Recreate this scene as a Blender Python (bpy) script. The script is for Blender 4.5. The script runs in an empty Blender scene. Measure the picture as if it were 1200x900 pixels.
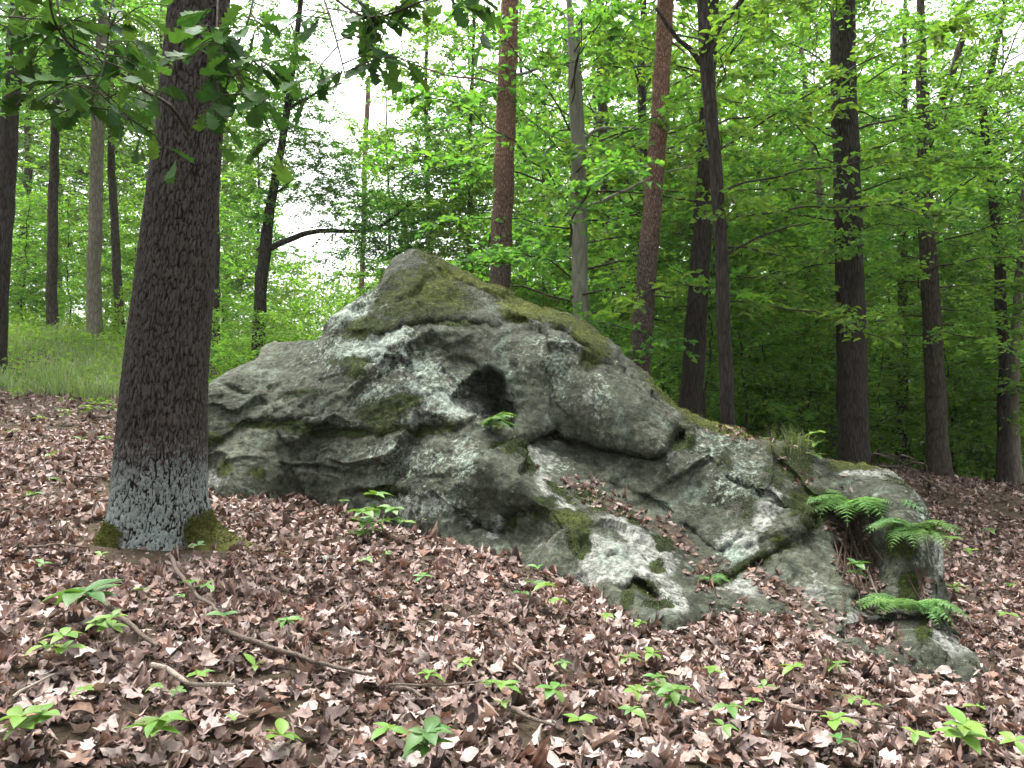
import bpy, math, random
import numpy as np
from mathutils import Vector, Matrix, Euler

# ------------------------------------------------------------------ camera, sky, sun, exposure
scn = bpy.context.scene
col = scn.collection
FPX = 924.0                       # focal length in pixels of a 1200 px wide frame
CAMZ = 1.55
PITCH = math.atan(15.0 / FPX)
cam_data = bpy.data.cameras.new('camera')
cam_data.sensor_width = 36.0
cam_data.lens = 36.0 * FPX / 1200.0
cam_data.clip_start = 0.05
cam_data.clip_end = 2000
cam = bpy.data.objects.new('camera', cam_data)
cam.location = (0, 0, CAMZ)
cam.rotation_euler = (math.pi / 2 + PITCH, 0, 0)
col.objects.link(cam)
scn.camera = cam

SUN_EL, SUN_AZ = math.radians(68), math.radians(-28)      # azimuth from +Y towards +X
world = bpy.data.worlds.new('World')
scn.world = world
world.use_nodes = True
wn = world.node_tree
wn.nodes.clear()
w_out = wn.nodes.new('ShaderNodeOutputWorld')
w_bg = wn.nodes.new('ShaderNodeBackground')
w_sky = wn.nodes.new('ShaderNodeTexSky')
w_sky.sky_type = 'NISHITA'
w_sky.sun_disc = False
w_sky.sun_elevation = SUN_EL
w_sky.sun_rotation = SUN_AZ
w_sky.air_density = 1.0
w_sky.dust_density = 6.0
w_hs = wn.nodes.new('ShaderNodeHueSaturation')            # cloud cover: the same sky, almost without blue
w_hs.inputs['Saturation'].default_value = 0.14
w_hs.inputs['Value'].default_value = 1.0
wn.links.new(w_sky.outputs[0], w_hs.inputs['Color'])
wn.links.new(w_hs.outputs[0], w_bg.inputs['Color'])
w_bg.inputs['Strength'].default_value = 0.15
wn.links.new(w_bg.outputs[0], w_out.inputs['Surface'])

sun_d = bpy.data.lights.new('sun', 'SUN')
sun_d.energy = 1.5
sun_d.angle = math.radians(25)
sun_d.color = (1.0, 0.97, 0.92)
sun = bpy.data.objects.new('sun', sun_d)
sdir = Vector((math.sin(SUN_AZ) * math.cos(SUN_EL), math.cos(SUN_AZ) * math.cos(SUN_EL), math.sin(SUN_EL)))
sun.rotation_euler = sdir.to_track_quat('Z', 'Y').to_euler()
sun.location = (0, 0, 30)
col.objects.link(sun)

vs = scn.view_settings
vs.view_transform = 'Standard'
vs.look = 'None'
vs.exposure = 1.92
vs.gamma = 1.0
vs.use_curve_mapping = False
scn.render.engine = 'CYCLES'
cy = scn.cycles
cy.max_bounces = 7
cy.diffuse_bounces = 6
cy.glossy_bounces = 1
cy.transmission_bounces = 4
cy.transparent_max_bounces = 2
cy.caustics_reflective = False
cy.caustics_refractive = False
cy.use_denoising = True
cy.use_adaptive_sampling = True
cy.adaptive_threshold = 0.03

# ------------------------------------------------------------------ helpers
rng = np.random.default_rng(7)
random.seed(7)
_perm = np.random.default_rng(1).permutation(256)
_perm = np.concatenate([_perm, _perm, _perm])
_g = np.random.default_rng(2).normal(size=(256, 3))
_g /= np.linalg.norm(_g, axis=1)[:, None]

def perlin(p):
    p = np.asarray(p, float)
    i = np.floor(p).astype(int)
    f = p - i
    i &= 255
    u = f * f * f * (f * (f * 6 - 15) + 10)
    out = 0
    for dx in (0, 1):
        wx = u[:, 0] if dx else 1 - u[:, 0]
        for dy in (0, 1):
            wy = u[:, 1] if dy else 1 - u[:, 1]
            for dz in (0, 1):
                wz = u[:, 2] if dz else 1 - u[:, 2]
                h = _perm[_perm[_perm[(i[:, 0] + dx) & 255] + ((i[:, 1] + dy) & 255)] + ((i[:, 2] + dz) & 255)]
                d = ((f - np.array([dx, dy, dz])) * _g[h]).sum(1)
                out = out + d * wx * wy * wz
    return out

def fbm(p, octs=4, gain=.5, lac=2.03):
    p = np.asarray(p, float)
    a, o = 1.0, 0
    for k in range(octs):
        o = o + a * perlin(p + 17.3 * k)
        p = p * lac
        a *= gain
    return o

def ridged(p, octs=4, gain=.5):
    p = np.asarray(p, float)
    a, o = 1.0, 0
    for k in range(octs):
        o = o + a * (1 - 2.2 * np.abs(perlin(p + 11.7 * k)))
        p = p * 2.1
        a *= gain
    return o

def facets(p, seed=0, tilt=1.0):
    """cells of broken stone: returns random-tilt planes per cell and the distance to the cell's border"""
    r = np.random.default_rng(100 + seed)
    jit = r.random((256, 3))
    vec = r.normal(size=(256, 3)) * tilt
    i = np.floor(p).astype(int)
    best = np.full(len(p), 9e9)
    second = np.full(len(p), 9e9)
    val = np.zeros(len(p))
    for dx in (-1, 0, 1):
        for dy in (-1, 0, 1):
            for dz in (-1, 0, 1):
                c = i + np.array([dx, dy, dz])
                h = _perm[_perm[_perm[c[:, 0] & 255] + (c[:, 1] & 255)] + (c[:, 2] & 255)]
                q = c + jit[h]
                v = p - q
                d = (v * v).sum(1)
                m = d < best
                second = np.where(m, best, np.minimum(second, d))
                val = np.where(m, (v * vec[h]).sum(1), val)
                best = np.where(m, d, best)
    return val, np.sqrt(second) - np.sqrt(best)

def ss(a, b, x):
    t = np.clip((np.asarray(x, float) - a) / (b - a), 0, 1)
    return t * t * (3 - 2 * t)

def ray(px, py):
    """world direction through a pixel of the 1200 x 900 photograph, scaled to y = 1"""
    px, py = np.asarray(px, float), np.asarray(py, float)
    x = (px - 600) / FPX
    v = -(py - 450) / FPX
    c, s = math.cos(PITCH), math.sin(PITCH)
    y = c - s * v
    z = s + c * v
    return x / y, z / y

def P(px, py, d):
    rx, rz = ray(px, py)
    return np.array([rx * d, d, CAMZ + rz * d])

def ground(x, y):
    x, y = np.asarray(x, float), np.asarray(y, float)
    xs = 40 * np.tanh(x / 40)
    yy = np.where(y < 60, y, 60 + 40 * np.tanh((y - 60) / 40))
    z = -.1087 * xs + .0266 * yy - .088
    z = z + .5 * ss(9, 15, y) * ss(-2, 3, x) * (1 - .45 * ss(6, 14, x))
    z = z - 6 * np.tanh(.14 * np.maximum(0, y - 18.5) / 6) * ss(-4, 4, x)
    z = z + 1.5 * ss(15, 27, y) * ss(3, -5, x)
    sh = x.shape
    p = np.stack([x.ravel() * .6, y.ravel() * .6, np.zeros(x.size)], 1)
    b = (fbm(p, 3) * .09 + fbm(p * 4.3 + 5, 2) * .022).reshape(sh)
    return z + b

def G(px, py, dmax=80):
    """where the ray through a pixel meets the ground"""
    rx, rz = ray(px, py)
    ds = np.linspace(1.5, dmax, 1600)
    g = CAMZ + rz * ds - ground(rx * ds, ds)
    k = np.argmax(g < 0)
    d = ds[k] if g[k] < 0 else dmax
    return np.array([rx * d, d, float(ground(rx * d, d))])

def mesh(name, V, faces, mats=(), attrs=None, mat_idx=None, smooth=True):
    """faces: list of int arrays (n,3) / (n,4)"""
    me = bpy.data.meshes.new(name)
    V = np.asarray(V, np.float32)
    faces = [np.asarray(f, np.int32) for f in faces if len(f)]
    me.vertices.add(len(V))
    me.vertices.foreach_set('co', V.ravel())
    tot = np.concatenate([np.full(len(f), f.shape[1], np.int32) for f in faces])
    idx = np.concatenate([f.ravel() for f in faces])
    start = np.concatenate([[0], np.cumsum(tot)[:-1]]).astype(np.int32)
    me.loops.add(len(idx))
    me.loops.foreach_set('vertex_index', idx)
    me.polygons.add(len(tot))
    me.polygons.foreach_set('loop_start', start)
    me.polygons.foreach_set('use_smooth', np.full(len(tot), smooth, bool))
    for m in mats:
        me.materials.append(m)
    if mat_idx is not None:
        me.polygons.foreach_set('material_index', np.asarray(mat_idx, np.int32))
    for k, v in (attrs or {}).items():
        v = np.asarray(v, np.float32)
        if v.ndim == 2:
            a = me.attributes.new(k, 'FLOAT_COLOR', 'POINT')
            if v.shape[1] == 3:
                v = np.concatenate([v, np.ones((len(v), 1), np.float32)], 1)
            a.data.foreach_set('color', v.ravel())
        else:
            a = me.attributes.new(k, 'FLOAT', 'POINT')
            a.data.foreach_set('value', v)
    me.update(calc_edges=True)
    return me

def obj(name, data, parent=None, loc=None, rot=None, scale=None):
    o = bpy.data.objects.new(name, data)
    col.objects.link(o)
    if parent:
        o.parent = parent
    if loc is not None:
        o.location = loc
    if rot is not None:
        o.rotation_euler = rot
    if scale is not None:
        o.scale = scale if hasattr(scale, '__len__') else (scale,) * 3
    return o

def tag(o, label, cat, group=None, kind=None):
    o['label'] = label
    o['category'] = cat
    if group:
        o['group'] = group
    if kind:
        o['kind'] = kind
    return o

def thing(name, label, cat, loc=(0, 0, 0), group=None, rot=(0, 0, 0), scale=1):
    o = obj(name, None, None, loc, rot, scale)
    o.empty_display_size = .2
    return tag(o, label, cat, group)

def grid_faces(nr, nc, wrap=False):
    r = np.arange(nr - 1)[:, None]
    c = np.arange(nc if wrap else nc - 1)[None, :]
    c2 = (c + 1) % nc
    return np.stack([r * nc + c, r * nc + c2, (r + 1) * nc + c2, (r + 1) * nc + c], -1).reshape(-1, 4)

def smooth_path(pts, n):
    """Catmull-Rom through rows of any width"""
    p = np.asarray(pts, float)
    if len(p) < 3:
        t = np.linspace(0, 1, n)[:, None]
        return p[0] * (1 - t) + p[-1] * t
    q = np.vstack([2 * p[0] - p[1], p, 2 * p[-1] - p[-2]])
    s = np.linspace(0, len(p) - 1, n)
    i = np.minimum(s.astype(int), len(p) - 2)
    t = (s - i)[:, None]
    a, b, c, d = q[i], q[i + 1], q[i + 2], q[i + 3]
    return .5 * (2 * b + (c - a) * t + (2 * a - 5 * b + 4 * c - d) * t ** 2 + (3 * b - a - 3 * c + d) * t ** 3)

def frames(path):
    t = np.gradient(path, axis=0)
    t /= np.linalg.norm(t, axis=1)[:, None] + 1e-9
    up = np.array([0, 0, 1.0]) if abs(t[:, 2]).mean() < .7 else np.array([0, 1.0, 0])
    a = np.cross(up, t)
    a /= np.linalg.norm(a, axis=1)[:, None] + 1e-9
    b = np.cross(t, a)
    return t, a, b

def tube(path, rad, nseg=6, wob=0, seed=0):
    path = np.asarray(path, float)
    rad = np.broadcast_to(np.asarray(rad, float), (len(path),))
    t, a, b = frames(path)
    th = np.linspace(0, 2 * np.pi, nseg, endpoint=False)
    r = rad[:, None] * np.ones(nseg)
    if wob:
        q = np.stack([np.cos(th)[None] * 1.2 + 0 * r, np.sin(th)[None] * 1.2 + 0 * r, np.linspace(0, len(path) / 3, len(path))[:, None] + 0 * r + seed], -1).reshape(-1, 3)
        r = r * (1 + wob * perlin(q).reshape(r.shape))
    V = path[:, None] + a[:, None] * (r * np.cos(th))[..., None] + b[:, None] * (r * np.sin(th))[..., None]
    V = V.reshape(-1, 3)
    n = len(path)
    F4 = grid_faces(n, nseg, True)[:, ::-1]
    V = np.vstack([V, path[0], path[-1]])
    k = np.arange(nseg)
    c0 = np.stack([k, (k + 1) % nseg, np.full(nseg, n * nseg)], 1)[:, ::-1]
    c1 = np.stack([(n - 1) * nseg + k, (n - 1) * nseg + (k + 1) % nseg, np.full(nseg, n * nseg + 1)], 1)
    return V, [F4, c0, c1]

class Bag:
    """collects vertices, faces, colours"""
    def __init__(self):
        self.V, self.F, self.C, self.M, self.n = [], {3: [], 4: []}, [], {3: [], 4: []}, 0
    def add(self, V, F, color=None, mi=0):
        for f in F:
            f = np.asarray(f)
            self.F[f.shape[1]].append(f + self.n)
            self.M[f.shape[1]].append(np.full(len(f), mi))
        self.V.append(np.asarray(V))
        if color is not None:
            self.C.append(np.broadcast_to(np.asarray(color, float), (len(V), 3)))
        self.n += len(V)
    def build(self, name, mats, smooth=True):
        fs = [np.concatenate(self.F[k]) for k in (3, 4) if self.F[k]]
        mi = np.concatenate([np.concatenate(self.M[k]) for k in (3, 4) if self.F[k]])
        at = {'tint': np.concatenate(self.C)} if self.C else None
        return mesh(name, np.concatenate(self.V), fs, mats, at, mi, smooth)

# ------------------------------------------------------------------ materials
class NT:
    def __init__(self, name):
        self.m = bpy.data.materials.new(name)
        self.m.use_nodes = True
        self.t = self.m.node_tree
        self.t.nodes.clear()
        self.out = self.t.nodes.new('ShaderNodeOutputMaterial')
    def n(self, typ, ins=None, **kw):
        nd = self.t.nodes.new('ShaderNode' + typ)
        for k, v in kw.items():
            setattr(nd, k, v)
        for k, v in (ins or {}).items():
            self.set(nd.inputs[k], v)
        return nd
    def set(self, s, v):
        if isinstance(v, bpy.types.NodeSocket):
            self.t.links.new(v, s)
        elif isinstance(v, (tuple, list)) and s.type == 'RGBA' and len(v) == 3:
            s.default_value = (*v, 1)
        else:
            s.default_value = v
    def pos(self):
        return self.n('NewGeometry').outputs['Position']
    def objco(self):
        return self.n('TexCoord').outputs['Object']
    def mapping(self, v, scale):
        return self.n('Mapping', {'Vector': v, 'Scale': scale}).outputs[0]
    def noise(self, v, scale, detail=4, rough=.55, dist=0):
        return self.n('TexNoise', {'Vector': v, 'Scale': scale, 'Detail': detail, 'Roughness': rough, 'Distortion': dist}).outputs['Fac']
    def ramp(self, f, stops):
        r = self.n('ValToRGB', {'Fac': f})
        e = r.color_ramp.elements
        while len(e) < len(stops):
            e.new(.5)
        for i, (p, c) in enumerate(stops):
            e[i].position = p
            e[i].color = (*c, 1) if hasattr(c, '__len__') else (c, c, c, 1)
        return r.outputs[0]
    def math(self, op, a, b=0.0, clamp=False):
        nd = self.n('Math', operation=op, use_clamp=clamp)
        self.set(nd.inputs[0], a)
        self.set(nd.inputs[1], b)
        return nd.outputs[0]
    def mix(self, f, a, b, typ='MIX'):
        nd = self.n('Mix', data_type='RGBA', blend_type=typ)
        self.set(nd.inputs[0], f)
        self.set(nd.inputs[6], a)
        self.set(nd.inputs[7], b)
        return nd.outputs[2]
    def attr(self, name):
        return self.n('Attribute', attribute_name=name)
    def bump(self, h, strength=.5, dist=.02, normal=None):
        d = {'Height': h, 'Strength': strength, 'Distance': dist}
        if normal is not None:
            d['Normal'] = normal
        return self.n('Bump', d).outputs[0]
    def principled(self, color, rough=.8, normal=None, spec=.3):
        d = {'Base Color': color, 'Roughness': rough, 'Specular IOR Level': spec}
        if normal is not None:
            d['Normal'] = normal
        b = self.n('BsdfPrincipled', d)
        self.t.links.new(b.outputs[0], self.out.inputs[0])
        return b

def leaf_material(name, trans=.42, rough=.5, hue_var=.035, val_var=.35, trans_tint=(1.25, 1.15, .5), spec=.3, mottle=None):
    t = NT(name)
    c = t.attr('tint').outputs['Color']
    if mottle:
        f = t.noise(t.pos(), mottle[0], 5, .65)
        c = t.mix(1.0, c, t.ramp(f, [(.3, mottle[1]), (.5, 1.0), (.72, mottle[2])]), 'MULTIPLY')
        c = t.n('HueSaturation', {'Saturation': .9 if name == 'dry_leaf' else 1.0, 'Color': c}).outputs[0]
    rnd = t.n('ObjectInfo').outputs['Random']
    hs = t.n('HueSaturation', {'Hue': t.math('ADD', .5 - hue_var / 2, t.math('MULTIPLY', rnd, hue_var)),
                               'Saturation': 1.0, 'Value': t.math('ADD', 1 - val_var / 2, t.math('MULTIPLY', t.math('FRACT', t.math('MULTIPLY', rnd, 7.31)), val_var)), 'Color': c}).outputs[0]
    b = t.n('BsdfPrincipled', {'Base Color': hs, 'Roughness': rough, 'Specular IOR Level': spec})
    tr = t.n('BsdfTranslucent', {'Color': t.mix(1.0, hs, trans_tint, 'MULTIPLY')})
    mx = t.n('MixShader', {0: trans, 1: b.outputs[0], 2: tr.outputs[0]})
    t.t.links.new(mx.outputs[0], t.out.inputs[0])
    return t.m

M = {}
M['leaf'] = leaf_material('green_leaf', .55, .5, .035, .35, (1.4, 1.5, .65), .2)
M['near_leaf'] = leaf_material('oak_leaf_near', .3, .6, .03, .45, (1.2, 1.15, .5), .06, (30, .7, 1.2))
M['seedling'] = leaf_material('seedling_leaf', .35, .45, .03, .35)
M['grass'] = leaf_material('grass_blade', .35, .5, 0, 0)
M['dry_leaf'] = leaf_material('dry_leaf', .12, .75, .02, .2, (1.1, .9, .7), .25, (38, .45, 1.35))
M['moss'] = leaf_material('moss_blade', .2, .8, 0, 0, (1.1, 1.05, .6), .1)

def bark(name, dark, light, scale=(14, 14, 3), bump=.9, dist=.03, extra=None, lichen=None):
    t = NT(name)
    co = t.objco()
    mp = t.mapping(co, scale)
    n1 = t.noise(mp, 1.0, 5, .6, .6)
    v = t.n('TexVoronoi', {'Vector': t.mapping(co, tuple(s * 1.6 for s in scale)), 'Scale': 1.0}, feature='DISTANCE_TO_EDGE').outputs[0]
    crack = t.math('MULTIPLY', v, 3.5, True)
    h = t.math('ADD', t.math('MULTIPLY', crack, .6), t.math('MULTIPLY', n1, .7))
    c = t.ramp(h, [(.25, dark), (.85, light)])
    big = t.noise(co, 1.7, 3)
    c = t.mix(t.math('MULTIPLY', big, .5), c, (dark[0] * 1.3, dark[1] * 1.5, dark[2] * 1.1))
    if extra:                                            # a second bark colour further up the trunk
        zc = t.n('SeparateXYZ', {0: t.pos()}).outputs[2]
        f = t.math('ADD', zc, t.math('MULTIPLY', t.noise(co, 2.2, 4), 2.0))
        f = t.n('MapRange', {'Value': f, 'From Min': extra[2], 'From Max': extra[3]}).outputs[0]
        c = t.mix(f, c, t.ramp(h, [(.25, extra[0]), (.8, extra[1])]))
    if lichen:
        f = t.ramp(t.noise(co, 5.0, 5, .65), [(lichen[1], 0.0), (lichen[1] + .1, 1.0)])
        c = t.mix(t.math('MULTIPLY', f, .7), c, lichen[0])
    t.principled(c, .9, t.bump(h, bump, dist), .15)
    return t.m

M['bark_dark'] = bark('dark_ridged_bark', (.012, .010, .008), (.058, .048, .04), (13, 13, 2.4))
M['bark_brown'] = bark('brown_bark', (.02, .016, .013), (.085, .068, .055), (11, 11, 2.6), .6)
M['bark_grey'] = bark('smooth_grey_bark', (.12, .115, .098), (.235, .22, .185), (5, 5, 1.2), .15, .01, lichen=((.27, .28, .24), .6))
M['bark_pale'] = bark('pale_grey_brown_bark', (.09, .076, .062), (.2, .172, .145), (8, 8, 2), .35)
M['bark_pine'] = bark('pine_bark', (.03, .024, .022), (.155, .115, .098), (16, 16, 7), 1.0, .03,
                      extra=((.085, .045, .031), (.235, .14, .1), 4.6, 7.2))
M['twig'] = bark('twig_bark', (.02, .016, .012), (.075, .06, .045), (30, 30, 8), .3, .005)
M['stick'] = bark('dead_stick', (.045, .033, .026), (.19, .15, .125), (45, 45, 45), .5, .005)
M['stick_pale'] = bark('pale_dead_stick', (.12, .1, .085), (.36, .3, .26), (45, 45, 45), .4, .005)

# soil
t = NT('forest_soil')
p = t.pos()
n = t.noise(p, 9, 6, .65)
c = t.ramp(n, [(.3, (.022, .015, .011)), (.6, (.065, .045, .034)), (.8, (.12, .085, .065))])
far = t.noise(p, .35, 3)
t.principled(t.mix(t.math('MULTIPLY', far, .35), c, (.05, .055, .02)), .95, t.bump(t.noise(p, 30, 6, .7), .8, .03), .1)
M['soil'] = t.m

# boulder stone: attribute mask = (moss, pale bare stone, crumbled soil), mask2 = (dark algae, lichen, red)
t = NT('boulder_stone')
p = t.pos()
mk = t.n('SeparateColor', {0: t.attr('mask').outputs['Color']})
mk2 = t.n('SeparateColor', {0: t.attr('mask2').outputs['Color']})
n1 = t.noise(p, 1.1, 6, .62, .3)
n2 = t.noise(p, 5.5, 8, .68)
n3 = t.noise(p, 26, 6, .7)
n4 = t.noise(p, 110, 4, .7)
base = t.ramp(n1, [(.3, (.036, .037, .028)), (.5, (.074, .075, .058)), (.7, (.132, .13, .106))])
base = t.mix(t.ramp(n2, [(.42, 0.0), (.62, .75)]), base, (.055, .06, .044))
base = t.mix(t.ramp(n2, [(.36, .6), (.45, 0.0)]), base, (.125, .112, .102))
streak = t.noise(t.mapping(p, (5.5, 5.5, .9)), 1.0, 5, .6)
base = t.mix(t.ramp(streak, [(.5, 0.0), (.68, .6)]), base, (.035, .037, .031))
base = t.mix(t.ramp(t.noise(t.mapping(p, (3.1, 3.1, .7)), 1.3, 5, .65), [(.54, 0.0), (.66, .5)]), base, (.15, .18, .16))
pale = t.math('ADD', mk.outputs[1], t.math('MULTIPLY', t.math('SUBTRACT', n2, .5), 1.5))
pale = t.ramp(pale, [(.36, 0.0), (.46, .75), (.62, 1.0)])
palec = t.ramp(n3, [(.34, (.14, .134, .131)), (.5, (.27, .259, .26)), (.68, (.4, .385, .388))])
base = t.mix(t.math('MULTIPLY', pale, .92), base, palec)
alg = t.math('ADD', mk2.outputs[0], t.math('MULTIPLY', t.math('SUBTRACT', n2, .5), 1.0))
base = t.mix(t.math('MULTIPLY', t.ramp(alg, [(.45, 0.0), (.75, 1.0)]), .8), base, (.035, .042, .026))
lip = t.math('ADD', t.math('MULTIPLY', mk2.outputs[1], .55), t.math('MULTIPLY', t.math('SUBTRACT', t.noise(p, 9, 7, .7, .5), .5), 1.3))
base = t.mix(t.math('MULTIPLY', t.ramp(lip, [(.4, 0.0), (.47, 1.0)]), .8), base, t.ramp(n4, [(.35, (.2, .23, .222)), (.65, (.33, .37, .36))]))
spk = t.math('ADD', t.math('MULTIPLY', mk2.outputs[1], .2), t.math('ADD', t.math('MULTIPLY', n3, .7), t.math('MULTIPLY', n2, .3)))
base = t.mix(t.math('MULTIPLY', t.ramp(spk, [(.6, 0.0), (.66, 1.0)]), .75), base, (.27, .305, .28))
base = t.mix(t.math('MULTIPLY', t.ramp(n3, [(.3, 1.0), (.42, 0.0)]), .55), base, (.028, .028, .024))
soilf = t.math('ADD', mk.outputs[2], t.math('MULTIPLY', t.math('SUBTRACT', n2, .5), 1.2))
base = t.mix(t.ramp(soilf, [(.45, 0.0), (.58, 1.0)]), base, t.ramp(n3, [(.3, (.035, .024, .018)), (.7, (.13, .09, .07))]))
mossf = t.math('ADD', mk.outputs[0], t.math('MULTIPLY', t.math('SUBTRACT', t.math('ADD', t.math('MULTIPLY', n2, .6), t.math('MULTIPLY', n3, .4)), .5), 2.4))
mossf = t.ramp(mossf, [(.40, 0.0), (.52, 1.0)])
mossc = t.ramp(t.math('ADD', t.math('MULTIPLY', n1, .6), t.math('MULTIPLY', n3, .4)), [(.38, (.016, .023, .006)), (.52, (.042, .052, .011)), (.68, (.1, .105, .024))])
mossc = t.mix(mk2.outputs[2], t.mix(1.0, mossc, (.62, .72, .6), 'MULTIPLY'), t.mix(1.0, mossc, (1.7, 1.6, 1.4), 'MULTIPLY'))
base = t.mix(mossf, base, mossc)
vor = t.n('TexVoronoi', {'Vector': t.mapping(t.n('VectorMath', {0: p, 1: t.n('TexNoise', {'Vector': p, 'Scale': 3.0, 'Detail': 5.0}).outputs['Color']}, operation='ADD').outputs[0], (2.4, 2.4, 4.0)), 'Scale': 1.0}, feature='DISTANCE_TO_EDGE').outputs[0]
crk = t.math('MULTIPLY', vor, 45.0, True)
crkm = t.math('MAXIMUM', crk, t.ramp(n1, [(.42, 0.0), (.55, 1.0)]))
base = t.mix(t.math('MULTIPLY', t.math('SUBTRACT', 1.0, crkm), t.math('SUBTRACT', 1.0, mossf)), base, (.02, .02, .017))
n5 = t.noise(p, 13, 8, .72, .4)
base = t.mix(1.0, base, (.93, 1.0, .88), 'MULTIPLY')
base = t.mix(.8, base, t.mix(1.0, base, t.ramp(n5, [(.34, .25), (.5, .95), (.64, 1.9)]), 'MULTIPLY'))
base = t.mix(.55, base, t.mix(1.0, base, t.ramp(n4, [(.3, .55), (.7, 1.5)]), 'MULTIPLY'))
hh = t.math('ADD', t.math('MULTIPLY', n2, .55), t.math('ADD', t.math('MULTIPLY', n3, .4), t.math('MULTIPLY', n4, .2)))
hh = t.math('ADD', hh, t.math('MULTIPLY', crkm, .12))
hh = t.math('ADD', hh, t.math('MULTIPLY', mossf, .15))
t.principled(base, .88, t.bump(hh, 1.0, .085), .22)
M['rock'] = t.m

# oak trunk: attribute bark = (crack depth, lichen, moss)
t = NT('oak_bark')
p = t.objco()
a = t.n('SeparateColor', {0: t.attr('bark').outputs['Color']})
n3 = t.noise(p, 60, 5, .65)
n2 = t.noise(p, 7, 5, .6)
plate = t.math('ADD', a.outputs[0], t.math('MULTIPLY', t.math('SUBTRACT', n3, .5), .5))
c = t.ramp(plate, [(.3, (.009, .0075, .0065)), (.6, (.034, .029, .025)), (.95, (.07, .061, .053))])
c = t.mix(t.ramp(n2, [(.5, 0.0), (.7, .4)]), c, (.03, .03, .022))
lf = t.math('MULTIPLY', t.math('ADD', a.outputs[1], t.math('MULTIPLY', t.math('SUBTRACT', t.noise(p, 22, 6, .7), .5), 1.6)), t.ramp(plate, [(.38, 0.0), (.62, 1.0)]))
c = t.mix(t.math('MULTIPLY', t.ramp(lf, [(.3, 0.0), (.85, 1.0)]), .85), c, t.ramp(n3, [(.35, (.13, .155, .145)), (.65, (.27, .31, .29))]))
mf = t.math('ADD', a.outputs[2], t.math('MULTIPLY', t.math('SUBTRACT', n2, .5), 1.0))
c = t.mix(t.ramp(mf, [(.45, 0.0), (.6, 1.0)]), c, t.ramp(n3, [(.3, (.03, .035, .01)), (.7, (.1, .1, .025))]))
t.principled(c, .92, t.bump(t.math('ADD', plate, n3), .5, .012), .12)
M['oak_bark'] = t.m

# ------------------------------------------------------------------ ground: one sheet out to the horizon
def axis(n, near, far, c=0.0):
    s = np.linspace(-1, 1, n)
    k = 5.2
    return c + far * np.sinh(k * s) / math.sinh(k) + near * s
gx = axis(230, 9, 600)
gy = axis(250, 12, 600, 8)
X, Y = np.meshgrid(gx, gy)
Z = ground(X, Y)
gm = mesh('forest_floor', np.stack([X, Y, Z], -1).reshape(-1, 3), [grid_faces(250, 230)], [M['soil']])
floor_o = obj('forest_floor', gm)
floor_o['kind'] = 'structure'

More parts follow.
